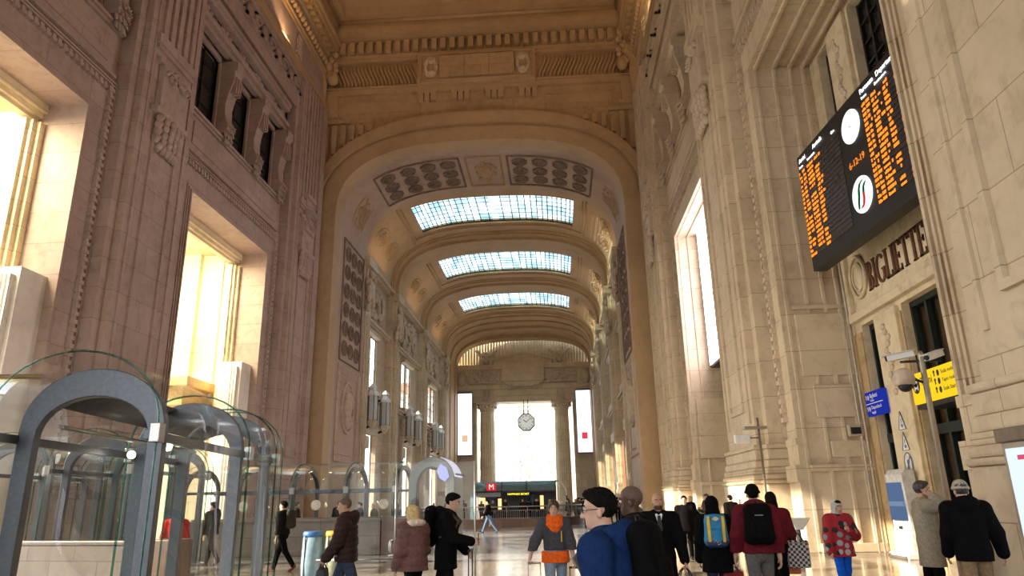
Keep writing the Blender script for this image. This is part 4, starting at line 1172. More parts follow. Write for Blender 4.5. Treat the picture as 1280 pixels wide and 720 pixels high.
# poles with cameras
POLE = plain('satin_pole', (.55, .5, .42), .28, .85, .05)
e = empty('camera_pole', (6.9, 13.6, 0), 'tall steel pole with white security cameras beside the near right pier', 'camera pole')
m = MB(); m.lathe([(.07, 0), (.07, .05), (.05, .06), (.05, 4.15), (.03, 4.2)], n=14); m.build('pole', POLE, e)
m = MB(); m.lathe([(.16, 0), (.16, .02), (.08, .05)], n=16); m.build('base_plate', POLE, e)
m = MB(); m.tube([(-.35, .1, 4.02), (.3, -.1, 4.0)], .025, 6); m.tube([(-.02, 0, 3.6), (-.3, .1, 3.75)], .025, 6); m.build('cross_arm', DARKMETAL, e)
for nm, c, d in (('security_camera', (-.3, .12, 4.14), (-.9, .25, -.14)), ('security_camera', (.2, -.1, 4.1), (-.9, -.55, -.3))):
    d = Vector(d).normalized(); u = Vector((0, 0, 1)); s = d.cross(u).normalized(); u = s.cross(d); c = Vector(c)
    m = MB(lambda a, b, z: tuple(c + d * a + s * b + u * z))
    m.box(-.22, .26, -.065, .065, -.06, .05); m.box(-.24, .34, -.08, .08, .05, .07)
    cm = m.build('security_camera', WHITEP, e, bevel=.015)
    m = MB(lambda a, b, z: tuple(c + d * a + s * b + u * z)); m.lathe([(.05, .26), (.05, .28)], axis='x', n=14); m.build('lens', BLACK, cm)
m = MB(); m.lathe([(.05, 3.9), (.16, 3.85), (.19, 3.7), (.17, 3.58)], (-.32, .12, 0), 18); dc = m.build('dome_housing', plain('dome_cream', (.6, .48, .34), .4), e)
m = MB(); m.ell((-.32, .12, 3.57), (.13, .13, .12)); m.build('dome_lens', BLACK, dc)
e = empty('camera_post', (6.05, 22, 0), 'thin dark post with a small camera shelf beside the second right pier', 'camera pole')
m = MB(); m.lathe([(.12, 0), (.12, .03), (.035, .06), (.035, 3.9)], n=12); m.build('pole', POLE, e)
E3(-.45, .2, -.2, .2, 3.55, 3.63).build('shelf', STEEL, e); E3(-.75, -.3, -.1, .1, 3.15, 3.4).build('security_camera', WHITEP, e, bevel=.03)
m = MB(); m.tube([(0, 0, 3.3), (-.4, 0, 3.3)], .02, 6); m.build('arm', DARKMETAL, e)
e = empty('wall_unit', (9.0, 22.38, 3.3), 'small beige ventilation unit on the recess side wall', 'vent')
E3(-.2, .2, -.12, .07, 0, .34).build('housing', plain('unit_beige', (.5, .42, .3), .5), e, bevel=.02)
E3(-.15, .15, -.13, -.11, .06, .26).build('grille', BLACK, e)
e = empty('ash_stand', (6.3, 20.3, 0), 'grey pedestal bin with a wedge top, at the foot of the second right pier', 'bin')
m = MB(); m.lathe([(.16, 0), (.16, .04), (.07, .08), (.06, .8)], n=14); m.build('pedestal', STEELD, e)
m = MB(); m.prism([(-.1, .75), (.08, .75), (.3, 1.05), (-.24, 1.05)], 'y', -.2, .2); m.build('hopper', STEELP, e, bevel=.01)
# conduit down the recess corner
m = MB(); m.tube([(9.3, 22.3, 0), (9.3, 22.3, 9.6)], .035, 6); m.tube([(9.15, 22.3, 0), (9.15, 22.3, 7.3)], .025, 6); m.build('trim_conduit', plain('conduit_white', (.6, .55, .45), .4), kind='structure')
# ------------------------------------------------------------------ glass canopies over the stairwells
def canopy_profile(w, ze, za, n=18):
    return [(-w, 0.0)] + [(-w * math.cos(PI * k / n), ze + (za - ze) * math.sin(PI * k / n) ** .9) for k in range(n + 1)] + [(w, 0.0)]
def canopy(name, loc, rz, L, w, ze, za, label, frames, z0=0, band=.3, steel=STEELD, group=None, over=.5, lastsolid=None):
    """local +y is the run of the canopy, frames at the given y"""
    e = empty(name, (*loc, 0), label, 'glass canopy', group, rz)
    pr = canopy_profile(w, ze, za)
    for fi, y in enumerate(frames):
        m = MB()
        inn = canopy_profile(w - band * .55, ze - band * .25, za - band)
        o = [(p[0], max(p[1], z0)) for p in pr]; i_ = [(p[0], max(p[1], z0)) for p in inn]
        ring(m, o, i_, y, y + .14)
        m.build('portal_frame', steel, e, bevel=.01)
    g = canopy_profile(w + .12, ze, za + .12)
    ys = [frames[0] - over] + list(frames[1:]) + ([frames[-1] + over] if over else [])
    for a, b in zip(ys[:-1], ys[1:]):
        m = MB(); gg = [(p[0], max(p[1], z0 + .05)) for p in g]
        m.sheet([[(p[0], a + .02, p[1]) for p in gg], [(p[0], b - .02, p[1]) for p in gg]])
        go = m.build('glass_vault', GLASS, e, solid=.012)
        for y in (a + .02, b - .02): MB().tube([(p[0], y, p[1]) for p in gg], .012, 4).build('glass_edge', GLASSE, go)
    for sg in (-1, 1):
        m = MB(); m.box(sg * (w + .02) - .04, sg * (w + .02) + .04, ys[0], ys[-1], ze - .12, ze - .02); m.build('eave_rail', STEELD, e)
        for y in ys[:-1]: MB().box(sg * (w + .1) - .06, sg * (w + .1) + .06, y - .02, y + .14, ze - .16, ze + .06).build('glass_clamp', STEEL, e, bevel=.01)
    return e
r8 = math.radians(7.9)
c1 = canopy('glass_canopy', (-5.57, 8.24), r8, 5.2, .84, 2.52, 3.3, 'large glass canopy on steel portal frames, nearest at the left', [0, 3.2, 5.0], band=.34)
for ch in list(c1.children):
    if ch.name.startswith('portal_frame'):
        pass
# roof blind strip, lamps and door hardware of the near canopy
m = MB()
pr = canopy_profile(.8, 2.5, 3.24)
m.sheet([[(p[0], .25, p[1]) for p in pr[4:9]], [(p[0], 4.9, p[1]) for p in pr[4:9]]]); m.build('sun_blind', plain('grey_blind', (.10, .10, .11), .45), c1, solid=.02)
m = MB(); m.tube([(-.5, .3, 2.62), (-.5, 4.9, 2.62)], .03, 6); m.build('sprinkler_pipe', STEEL, c1)
for x, y in ((.55, .9), (-.55, 2.4)):
    m = MB(); m.ell((x, y, 2.42), (.06, .06, .06)); m.build('spot_lamp', emit('spot_lamp', (1, .93, .8), 12), c1)
m = MB(); m.ell((1.0, 1.2, .5), (.1, .1, .12)); m.tube([(.9, 1.2, .62), (.9, 1.2, .3)], .03, 6); m.build('door_hinge', DARKMETAL, c1)
# glass screen standing across the front, left of the canopy
e = empty('glass_screen', (-6.55, 8.1, 0), 'frameless glass screen left of the near canopy, at the edge of view', 'glass screen', rz=math.radians(8))
m = MB(); m.box(-4.5, 0, -.01, .01, .1, 2.45); m.build('pane', GLASS, e)
m = MB(); m.tube([(-4.5, 0, 2.47), (0, 0, 2.47)], .03, 6); m.build('top_rail', STEELD, e)
m = MB(); m.sheet([[(-4.5, .9 - .9 * math.cos(q), 2.5 + .85 * math.sin(q)) for q in [PI * k / 16 for k in range(17)]], [(-.2, .9 - .9 * math.cos(q), 2.5 + .85 * math.sin(q)) for q in [PI * k / 16 for k in range(17)]]]); m.build('glass_roof', GLASS, e, solid=.012)
m = MB(); m.tube([(-4.5, .9, 3.36), (-.2, .9, 3.36)], .035, 6); m.build('ridge_rail', plain('gilt_rail', (.6, .47, .25), .3, .8), e)
# parapets
def parapet(name, x0, x1, y0, y1, h, label, dark=None, rz=0, loc=(0, 0), cap=.08, ST_PAR=ST_PAR):
    e = empty(name, (*loc, 0), label, 'parapet', rz=rz)
    E3(x0, x1, y0, y1, 0, h - cap).build('wall_panel', ST_PAR, e)
    E3(x0 - .04, x1 + .04, y0 - .04, y1 + .04, h - cap, h).build('coping', ST_PAR, e, bevel=.015)
    E3(x0 - .03, x1 + .03, y0 - .06, y1, 0, .18).build('plinth', ST_PAR, e, bevel=.02)
    if dark: E3(*dark).build('dark_pier', ST_PARD, e, bevel=.02)
    return e
parapet('stairwell_parapet', -7.5, -.75, 0, .3, 1.0, 'grey marble stairwell parapet behind the near canopy', (-.7, 0.0, -.05, .5, 0, 1.02), rz=math.radians(-14), loc=(-7.75, 14.6), ST_PAR=ST_PARN)
canopy('glass_canopy', (-11.3, 17.2), r8, 5, .85, 2.6, 3.4, 'glass canopy standing behind the parapet, seen through the near canopy', [0, 2.6, 5.0], z0=0, band=.3)
canopy('glass_canopy', (-13.7, 17.6), r8, 5, .85, 2.6, 3.4, 'leftmost glass canopy behind the parapet, cut by the picture edge', [0, 2.6, 5.0], z0=0, band=.3)
parapet('stairwell_parapet', -9.2, -1.85, 0, .32, 1.16, 'long grey marble stairwell parapet behind the walkers at left', (-1.8, -1.0, -.04, 1.2, 0, 1.14), loc=(-4.2, 24.6))
parapet('stairwell_parapet', -9.2, .1, 0, .32, 1.16, 'far grey marble parapet beyond the long canopy', loc=(-4.9, 27.6))
CL = canopy('glass_canopy', (-13.2, 26.22), -PI / 2, 8, 1.3, 2.15, 2.95, 'long low glass canopy over the marble stairwell parapet', [0, 1.95, 3.9, 5.8, 7.5], z0=1.17, band=.16, over=.1)
# white dots stuck on the glass so that people see it
DOT = plain('frosted_dot', (.62, .58, .5), .6)
for y in (2.3, 4.85, 7.2):
    m = MB(); m.prism([(y + .17 * math.cos(2 * PI * k / 20), 1.62 + .17 * math.sin(2 * PI * k / 20)) for k in range(20)], 'x', 1.45, 1.47); m.build('marker_dot', DOT, CL)
STEELH = plain('hood_steel', (.17, .18, .18), .4, .5, .06, 20)
# end hood with its displays
e = empty('canopy_hood', (-4.3, 24.4, 0), 'grey steel entrance hood with a violet display, at the right end of the long canopy', 'entrance hood')
pr = canopy_profile(.78, 2.25, 3.12); inn = canopy_profile(.5, 2.1, 2.78)
m = MB(); ring(m, pr, inn, 0, .5); m.build('portal_frame', STEELH, e, bevel=.02)
m = MB(); P2 = pr[8:]; ring(m, P2, inn[8:], .5, 2.2); m.build('hood_shell', STEELH, e)
m = MB(); m.prism([(.18, 2.66), (.3, 2.88), (.52, 2.74), (.6, 2.45), (.46, 2.3), (.28, 2.4)], 'y', -.03, 0); m.build('display_panel', emit('violet_display', (.42, .45, 1.0), 1.1), e)
m = MB(); m.sheet([[(p[0] * 1.02, y, p[1] * 1.012) for p in pr[12:19]] for y in (.05, 1.9)]); sd = m.build('side_display', emit('pale_display', (.75, .72, .85), .8), e, solid=.02)
m = MB()
for k in range(4): m.box(.62 + k * .02, .9, .2 + k * .42, .45 + k * .42, 2.52 - .0, 2.56)
m.build('display_text', BLACK, sd)
# recycling bins in front of the near canopy's far end
BAG = glass('clear_bag', (.85, .88, .8), 1.25, .15)
def recycle(x, y, col, lidcol, nm, label, bagtint):
    e = empty('recycling_bin', (x, y, 0), label, 'bin', 'recycling bins')
    m = MB(); m.lathe([(.2, 1.02), (.21, 1.05), (.21, 1.1), (.19, 1.13), (.12, 1.13)], n=18); m.build('lid', plain('lid_' + nm, lidcol, .4), e)
    m = MB(); r = random.Random(4)
    m.lathe([(.1, .12), (.2, .2), (.22, .5), (.21, .8), (.2, 1.03)], n=18); m.build('bag', plain('bag_' + nm, bagtint, .3), e)
    m = MB()
    for k in range(3):
        q = 2 * PI * k / 3; m.tube([(.22 * math.cos(q), .22 * math.sin(q), .0), (.22 * math.cos(q), .22 * math.sin(q), 1.05)], .014, 5)
    m.lathe([(.24, 0), (.24, .05), (.2, .07)], n=18); m.build('stand', STEELP, e)
recycle(-4.98, 14.75, 0, (.05, .18, .5), 'blue', 'recycling bin with a blue lid behind the canopy leg', (.28, .42, .52))
recycle(-4.5, 14.7, 0, (.6, .33, .02), 'yellow', 'recycling bin with a yellow lid right of the blue one', (.4, .42, .3))
recycle(5.3, 31.6, 0, (.6, .4, .03), 'amber', 'recycling bin with an amber lid at the third right pier', (.5, .5, .34))
recycle(5.85, 31.6, 0, (.02, .3, .1), 'green', 'recycling bin with a green lid at the third right pier', (.36, .45, .3))
# thin posts of the glass gate in front
e = empty('glass_gate', (-3.1, 14.2, 0), 'tall clear glass gate panels left of the red and blue suitcases', 'glass gate')
m = MB(); m.box(-1.6, 1.45, -.01, .01, .15, 2.4); m.build('pane', GLASS, e)
for x in (-.1, 1.45):
    m = MB(); m.tube([(x, 0, 0), (x, 0, 2.4)], .014, 5); m.build('post', STEEL, e)
m = MB(); m.tube([(-1.6, -.03, .62), (-.1, -.03, .62)], .02, 6); m.build('bar', STEEL, e)
m = MB(); m.ell((-.16, -.06, .85), (.05, .05, .12)); m.tube([(-.16, -.06, .95), (-.05, -.06, 1.0), (-.05, -.06, .7), (-.2, -.06, .68)], .02, 6); m.build('latch', STEEL, e)

# ------------------------------------------------------------------ stair railing, metro pavilion
cx, cy, ra, rb = -4.2, 58.0, 6.6, 11.0
def ell_pt(q, k=1.0): return (cx + ra * k * math.cos(q), cy + rb * k * math.sin(q))
e = empty('stair_railing', (cx, cy - rb, 0), 'curved grey balustrade round the stairwell before the metro pavilion', 'railing')
def loc_(p, z): return (p[0] - cx, p[1] - cy + rb, z)
qs = [PI + (PI * k / 48) for k in range(49)]
m = MB()
m.sheet([[loc_(ell_pt(q), z) for q in qs] for z in (0, .5)] + [[loc_(ell_pt(q, .96), z) for q in qs] for z in (.5, 0)], smooth=False); m.build('kerb_wall', ST_PARD, e)
for z, r_ in ((1.25, .045), (1.02, .02), (.55, .02)):
    m = MB(); m.tube([loc_(ell_pt(q, .98), z) for q in qs], r_, 6); m.build('rail', STEEL, e)
m = MB()
for k in range(150):
    q = PI + PI * k / 149; p = ell_pt(q, .98); m.tube([loc_(p, .5), loc_(p, 1.02 if k % 10 else 1.25)], .012 if k % 10 else .03, 4, smooth=False)
m.build('balusters', STEEL, e)
TEAL = plain('teal_glazed_roof', (.16, .26, .27), .2, .1, .1)
e = empty('metro_pavilion', (-3.7, 64, 0), 'glazed metro entrance pavilion with a teal curved roof, in front of the portal', 'pavilion')
m = MB()
m.prism([(-3.4, 2.55), (-3.75, 2.3), (-3.9, 1.9), (-3.9, 0), (-3.6, 0), (-3.6, 1.9), (-3.3, 2.3)], 'y', -2, 3); m.build('glass_end', plain('blue_white_glass', (.35, .5, .62), .15), e)
m = MB(); m.sheet([[(x, -2.2 + 1.6 * (1 - math.cos(q)) * .5, 2.35 + .85 * math.sin(q)) for x in (-3.5, 3.4)] for q in [PI / 2 * k / 8 for k in range(9)]]); m.box(-3.5, 3.4, -.6, 3, 3.1, 3.2); m.build('roof', TEAL, e)
m = MB()
for x in (-3.5, -1.2, .9, 3.35): m.box(x, x + .06, -2.25, -2.18, 0, 2.4); m.tube([(x, -2.2 + .8 * (1 - math.cos(q)), 2.38 + .85 * math.sin(q)) for q in [PI / 2 * k / 8 for k in range(9)]], .035, 4)
m.box(-3.5, 3.4, -2.25, -2.15, 2.3, 2.42); m.build('roof_frame', DARKMETAL, e)
m = MB(); m.sheet([[(3.4 + .9 * math.sin(q), -2.2, 3.2 - 1.3 * (1 - math.cos(q))) for q in [PI / 2 * k / 8 for k in range(9)]], [(3.4 + .9 * math.sin(q), 2.8, 3.2 - 1.3 * (1 - math.cos(q))) for q in [PI / 2 * k / 8 for k in range(9)]]]); m.box(4.2, 4.32, -2.2, 2.8, 0, 1.95); m.build('rounded_end', DARKMETAL, e)
E3(-3.4, 3.4, 1.5, 1.6, 0, 2.9).build('back_wall', plain('pavilion_dark', (.03, .035, .045), .4), e)
E3(-3.3, -1.3, -1.9, -1.85, 1.95, 2.3).build('grey_panel', STEELP, e)
m = MB(); m.box(-3.1, -2.7, -1.2, -1.1, .6, 1.9); m.box(-1.6, -1.3, -1.2, -1.1, .9, 1.8); m.box(2.0, 2.3, -1.2, -1.1, .9, 2.0); m.build('lit_shop_front', emit('shop_glow', (1.0, .62, .25), 1.4), e)
m = MB(); m.box(-2.5, -1.8, -1.25, -1.15, 0, 2.2); m.box(1.2, 1.5, -1.25, -1.15, 0, 2.1); m.build('blue_panel', plain('deep_blue', (.02, .05, .16), .4), e)
E3(-2.45, -1.65, -2.4, -2.28, 2.45, 3.05).build('red_sign', emit('metro_red', (.75, .02, .03), .9), e)
text('red_sign_letter', 'M', .62, emit('metro_white', (1, .9, .9), 1.2), e, frame((-2.05, -2.41, 2.74), (1, 0, 0), (0, 0, 1)), .004)
E3(-.75, 1.2, -2.3, -2.2, 1.98, 2.3).build('led_strip', BLACK, e)
text('led_text', 'HAPPINESS SECRET', .215, emit('led_yellow', (1, .85, .03), 2.2), e, frame((.22, -2.31, 2.13), (1, 0, 0), (0, 0, 1)), .004)
# far banners, hanging clock
for sg, x, z0, z1, lbl in ((-1, XC - 9.3, 8.5, 18.0, 'tall white lit banner left of the far portal, with a tan square'), (1, XC + 9.35, 8.5, 18.0, 'tall white lit banner right of the far portal, with a red square')):
    e = empty('lit_banner', (x, 111.4, z0), lbl, 'banner')
    H_ = z1 - z0
    E3(-1.18, 1.18, .02, .4, -.2, H_ + .25).build('casing', plain('violet_casing', (.10, .08, .13), .5), e)
    E3(-1.1, 1.1, -.02, .02, 0, H_).build('banner_face', emit('banner_white', (1, .95, 1.0), 1.7), e)
    E3(-.45, .45, -.04, -.02, 2.0, 3.0).build('square_emblem', emit('banner_sq_%d' % sg, (.85, .55, .35) if sg < 0 else (.85, .06, .1), .9), e)
    m = MB(); r = random.Random(5)
    for k in range(12): m.box(-.1, .1 + r.random() * .1, -.03, -.02, 4.2 + k * .36, 4.4 + k * .36)
    m.box(-.8, .8, -.03, -.02, 1.0, 1.08); m.build('banner_text', emit('banner_faint', (.75, .62, .75), 1), e)
e = empty('hanging_clock', (-4.75, 110.4, 13.15), 'octagonal white clock hanging in the far portal', 'clock')
oc = lambda r_: [(r_ * math.cos(PI / 8 + PI / 4 * k), r_ * math.sin(PI / 8 + PI / 4 * k)) for k in range(8)]
m = MB(); m.prism(oc(1.42), 'y', -.25, .25); m.build('case', BLACK, e)
m = MB(); m.prism(oc(1.26), 'y', -.3, -.25); cf = m.build('clock_face', emit('clock_cream', (.62, .62, .55), .85), e)
m = MB(lambda a, b, c: (a, b, c))
for k in range(12):
    q = 2 * PI * k / 12; d = Vector((math.sin(q), 0, math.cos(q))); s = Vector((math.cos(q), 0, -math.sin(q)))
    for a in (-.07, .07) if k % 3 else (-.1, 0, .1): m.tube([d * .85 + s * a + Vector((0, -.31, 0)), d * 1.1 + s * a + Vector((0, -.31, 0))], .025, 4)
m.build('numerals', BLACK, cf)
m = MB()
for q, l_, w in ((math.radians(-52), .6, .05), (math.radians(48), .95, .04)): m.tube([(0, -.33, 0), (l_ * math.sin(q), -.33, l_ * math.cos(q))], w, 4)
m.build('clock_hands', BLACK, cf)
m = MB()
for x in (-.35, .3): m.tube([(x, 0, 1.3), (x, 0, 3.5)], .06, 6); m.box(x - .1, x + .1, -.1, .1, 1.3, 1.9)
m.build('hanger_rods', DARKMETAL, e)
# small red advert and notice on the right gallery wall
e = empty('wall_poster', (5.95, 74, 3.2), 'small red framed poster low on the right gallery wall', 'poster')
e.location = (GR - .45, 66.2, 2.4)
E3(0, .12, -.8, .8, 0, 4.2).build('frame', STEEL, e); E3(-.02, 0, -.7, .7, .2, 4.0).build('poster_sheet', plain('poster_red', (.6, .16, .08), .5), e)

# ------------------------------------------------------------------ outside: square, trees, palace fronts
BLD = plain('pale_plaster', (.74, .68, .58), .8, 0, .06, .3); BLD2 = plain('pink_plaster', (.72, .56, .45), .8, 0, .06, .3)
WIND = plain('window_pale', (.36, .36, .36), .3, 0, .1)
def building(name, x0, x1, y, h, mat, label, nx, nz):
    e = empty(name, ((x0 + x1) / 2, y, 0), label, 'building'); w = (x1 - x0) / 2
    E3(-w, w, 0, 14, -.4, h).build('facade', mat, e)
    m = MB(); m.box(-w - .4, w + .4, -.5, 14, h, h + .5); m.box(-w - .2, w + .2, -.2, 0, h * .25, h * .25 + .3); m.build('cornice', mat, e)
    sx_, sz = 2 * w / nx, (h - 5) / nz
    for i in range(nx):
        for k in range(nz):
            x = -w + sx_ * (i + .5); z = 4.5 + sz * k
            f = E3(x - .75, x + .75, -.06, .05, z, z + sz * .6).build('window', WIND, e)
    E3(-w - .2, w + .2, 1, 13, h + .5, h + 3.5).build('roof', plain('roof_tile', (.4, .22, .14), .8), e)
building('palace', -40, -9.0, 168, 26, BLD, 'pale palace front across the square, left in the portal', 8, 5)
building('palace', -8.9, 22, 168.3, 23, BLD2, 'pinkish palace front across the square, right in the portal', 8, 5)
BARK = plain('pale_bark', (.46, .40, .30), .9, 0, .15)
def bare_tree(x, y, h, seed, label):
    e = empty('bare_tree', (x, y, -.35), label, 'tree', 'bare trees in the square'); r = random.Random(seed)
    tr_, brs, tw = MB(), MB(), MB()
    tr_.tube([(0, 0, 0), (.1, 0, h * .25), (0, .1, h * .45)], [.35, .26, .2], 8)
    def grow(p, d, l, rad, dep):
        q = p + d * l; mid = p + d * l * .5 + Vector((r.uniform(-.1, .1), r.uniform(-.1, .1), r.uniform(0, .15))) * l
        (brs if dep < 2 else tw).tube([p, mid, q], [rad, rad * .8, rad * .6], 5 if dep < 2 else 3)
        if dep < 4:
            for _ in range(3):
                nd = (d + Vector((r.uniform(-.8, .8), r.uniform(-.8, .8), r.uniform(-.1, .7)))).normalized(); grow(q, nd, l * .68, rad * .55, dep + 1)
    for k in range(5):
        q = k * 1.26; grow(Vector((0, .1, h * (.3 + .04 * k))), Vector((math.cos(q) * .7, math.sin(q) * .7, 1)).normalized(), h * .25, .12, 0)
    tr_.build('trunk', BARK, e); brs.build('branches', BARK, e); tw.build('twigs', BARK, e)
bare_tree(-5.5, 140, 14, 3, 'taller bare winter tree in the square beyond the portal')
bare_tree(-.2, 158, 12, 9, 'smaller bare winter tree right of the taller one, beyond the portal')
# ------------------------------------------------------------------ people: smooth bodies grown from skeletons
def V(*a): return np.array(a, float)
class SDF:
    """smooth union of round cones and ellipsoids, meshed with surface nets"""
    def __init__(s, res=.009, k=.02): s.p = []; s.res = res; s.k = k; s.cut = []
    def cone(s, a, b, ra, rb, k=None): s.p.append(('c', V(*a), V(*b), ra, rb, s.k if k is None else k)); return s
    def ell(s, c, r, M=None, k=None): s.p.append(('e', V(*c), V(*r), M, 0, s.k if k is None else k)); return s
    def chain(s, pts, rs, k=None):
        for i in range(len(pts) - 1): s.cone(pts[i], pts[i + 1], rs[i], rs[i + 1], k)
        return s
    def mesh(s, puff=None):
        lo = np.min([np.minimum(p[1], p[2]) - max(p[3], p[4]) if p[0] == 'c' else p[1] - max(p[2]) for p in s.p], 0) - .03
        hi = np.max([np.maximum(p[1], p[2]) + max(p[3], p[4]) if p[0] == 'c' else p[1] + max(p[2]) for p in s.p], 0) + .03
        h = s.res; n = np.ceil((hi - lo) / h).astype(int) + 1
        f = np.full(n, .2, np.float32); ax = [lo[i] + h * np.arange(n[i]) for i in range(3)]
        for p in s.p:
            if p[0] == 'c': l = np.minimum(p[1], p[2]) - max(p[3], p[4]); u = np.maximum(p[1], p[2]) + max(p[3], p[4])
            else: l = p[1] - max(p[2]); u = p[1] + max(p[2])
            m = p[5] * 1.5 + 2.5 * h
            i0 = np.maximum(((l - m - lo) / h).astype(int), 0); i1 = np.minimum(((u + m - lo) / h).astype(int) + 2, n)
            X, Y, Z = np.meshgrid(*[ax[i][i0[i]:i1[i]] for i in range(3)], indexing='ij', sparse=True)
            if p[0] == 'c':
                a, b = p[1], p[2]; d = b - a; L2 = max(float(d @ d), 1e-9)
                t = np.clip(((X - a[0]) * d[0] + (Y - a[1]) * d[1] + (Z - a[2]) * d[2]) / L2, 0, 1)
                g = np.sqrt((X - a[0] - t * d[0]) ** 2 + (Y - a[1] - t * d[1]) ** 2 + (Z - a[2] - t * d[2]) ** 2) - (p[3] + (p[4] - p[3]) * t)
            else:
                c, r, M = p[1], p[2], p[3]
                x, y, z = X - c[0], Y - c[1], Z - c[2]
                if M is not None: x, y, z = M[0][0] * x + M[1][0] * y + M[2][0] * z, M[0][1] * x + M[1][1] * y + M[2][1] * z, M[0][2] * x + M[1][2] * y + M[2][2] * z
                q = np.sqrt((x / r[0]) ** 2 + (y / r[1]) ** 2 + (z / r[2]) ** 2)
                q2 = np.sqrt((x / r[0] ** 2) ** 2 + (y / r[1] ** 2) ** 2 + (z / r[2] ** 2) ** 2) + 1e-9
                g = q * (q - 1) / q2
            sl = tuple(slice(i0[i], i1[i]) for i in range(3)); o = f[sl]; k = p[5]
            if k > 0:
                hh = np.maximum(k - np.abs(o - g), 0) / k; f[sl] = np.minimum(o, g) - hh * hh * k * .25
            else: f[sl] = np.minimum(o, g)
        X, Y, Z = np.meshgrid(*ax, indexing='ij', sparse=True)
        if puff: f = f - puff(X, Y, Z).astype(np.float32)
        for c in s.cut: f = np.maximum(f, c(X, Y, Z).astype(np.float32))
        f[0] = f[-1] = .1; f[:, 0] = f[:, -1] = .1; f[:, :, 0] = f[:, :, -1] = .1
        return nets(f, lo, h)
def nets(f, lo, h):
    ins = f < 0; n = f.shape
    cnt = np.zeros(tuple(x - 1 for x in n), np.int8)
    for a in (0, 1):
        for b in (0, 1):
            for c in (0, 1): cnt += ins[a:n[0] - 1 + a, b:n[1] - 1 + b, c:n[2] - 1 + c]
    act = (cnt > 0) & (cnt < 8); idx = np.full(cnt.shape, -1, np.int64); ii = np.argwhere(act); idx[act] = np.arange(len(ii))
    acc = np.zeros((len(ii), 3)); w = np.zeros(len(ii))
    co = [(a, b, c) for a in (0, 1) for b in (0, 1) for c in (0, 1)]
    fv = {c: f[ii[:, 0] + c[0], ii[:, 1] + c[1], ii[:, 2] + c[2]] for c in co}
    for a in co:
        for d in range(3):
            if a[d]: continue
            b = list(a); b[d] = 1; b = tuple(b); x = (fv[a] < 0) != (fv[b] < 0)
            t = np.where(x, fv[a] / np.where(x, fv[a] - fv[b], 1), 0)
            pt = np.tile(np.array(a, float), (len(ii), 1)); pt[:, d] += t
            acc[x] += pt[x]; w[x] += 1
    vs = (ii + acc / np.maximum(w, 1)[:, None]) * h + lo
    fs = []
    for d in range(3):
        e1, e2 = [(1, 2), (2, 0), (0, 1)][d]
        sl0 = [slice(None)] * 3; sl1 = [slice(None)] * 3; sl0[d] = slice(0, -1); sl1[d] = slice(1, None)
        A = ins[tuple(sl0)]; B = ins[tuple(sl1)]
        ed = np.argwhere(A != B)
        ed = ed[(ed[:, e1] > 0) & (ed[:, e2] > 0) & (ed[:, e1] < n[e1] - 1) & (ed[:, e2] < n[e2] - 1)]
        q = []
        for (u, v) in ((-1, -1), (0, -1), (0, 0), (-1, 0)):
            e = ed.copy(); e[:, e1] += u; e[:, e2] += v; q.append(idx[e[:, 0], e[:, 1], e[:, 2]])
        q = np.stack(q, 1); fl = ~A[ed[:, 0], ed[:, 1], ed[:, 2]]; q[fl] = q[fl][:, ::-1]; fs.append(q)
    fs = np.concatenate(fs); fs = fs[(fs >= 0).all(1)]
    return vs, fs
def np_mesh(name, vs, fs, mat, parent, **kw):
    me = bpy.data.meshes.new(name); me.vertices.add(len(vs)); me.vertices.foreach_set('co', np.asarray(vs, np.float32).ravel())
    me.loops.add(fs.size); me.loops.foreach_set('vertex_index', fs.ravel().astype(np.int32))
    me.polygons.add(len(fs)); me.polygons.foreach_set('loop_start', np.arange(0, fs.size, 4, dtype=np.int32))
    me.update(calc_edges=True); me.polygons.foreach_set('use_smooth', np.ones(len(fs), bool)); me.validate()
    return link(name, me, mat, parent, **kw)

def skin_mat(name, col): return plain('skin_' + name, col, .5, 0, .05, 12)
SK_L = skin_mat('light', (.62, .38, .27)); SK_M = skin_mat('tan', (.50, .28, .18)); SK_D = skin_mat('deep', (.085, .038, .022))
HAIRS = {'black': plain('hair_black', (.008, .007, .006), .8, 0, .3, 60, .6, .08), 'brown': plain('hair_brown', (.07, .038, .02), .5, 0, .25, 40), 'blond': plain('hair_blond', (.62, .44, .20), .5, 0, .2, 40), 'grey': plain('hair_dark_grey', (.05, .045, .042), .5, 0, .2, 40), 'stub': plain('hair_stubble', (.12, .075, .055), .7, 0, .1, 60)}
EYEW = plain('eye_white', (.7, .68, .64), .3, 0, 0); EYED = plain('eye_dark', (.015, .01, .008), .2, 0, 0); LIP = plain('lip', (.42, .15, .12), .5, 0, .05)
def cloth(name, c, rough=.85, noise=.12, scale=25, bump=.25): return plain('cloth_' + name, c, rough, 0, noise, scale, bump, .05)

def rotx(v, a): c, s = math.cos(a), math.sin(a); return V(v[0], c * v[1] - s * v[2], s * v[1] + c * v[2])
def roty(v, a): c, s = math.cos(a), math.sin(a); return V(c * v[0] + s * v[2], v[1], -s * v[0] + c * v[2])
def rotz(v, a): c, s = math.cos(a), math.sin(a); return V(c * v[0] - s * v[1], s * v[0] + c * v[1], v[2])
D2R = math.pi / 180

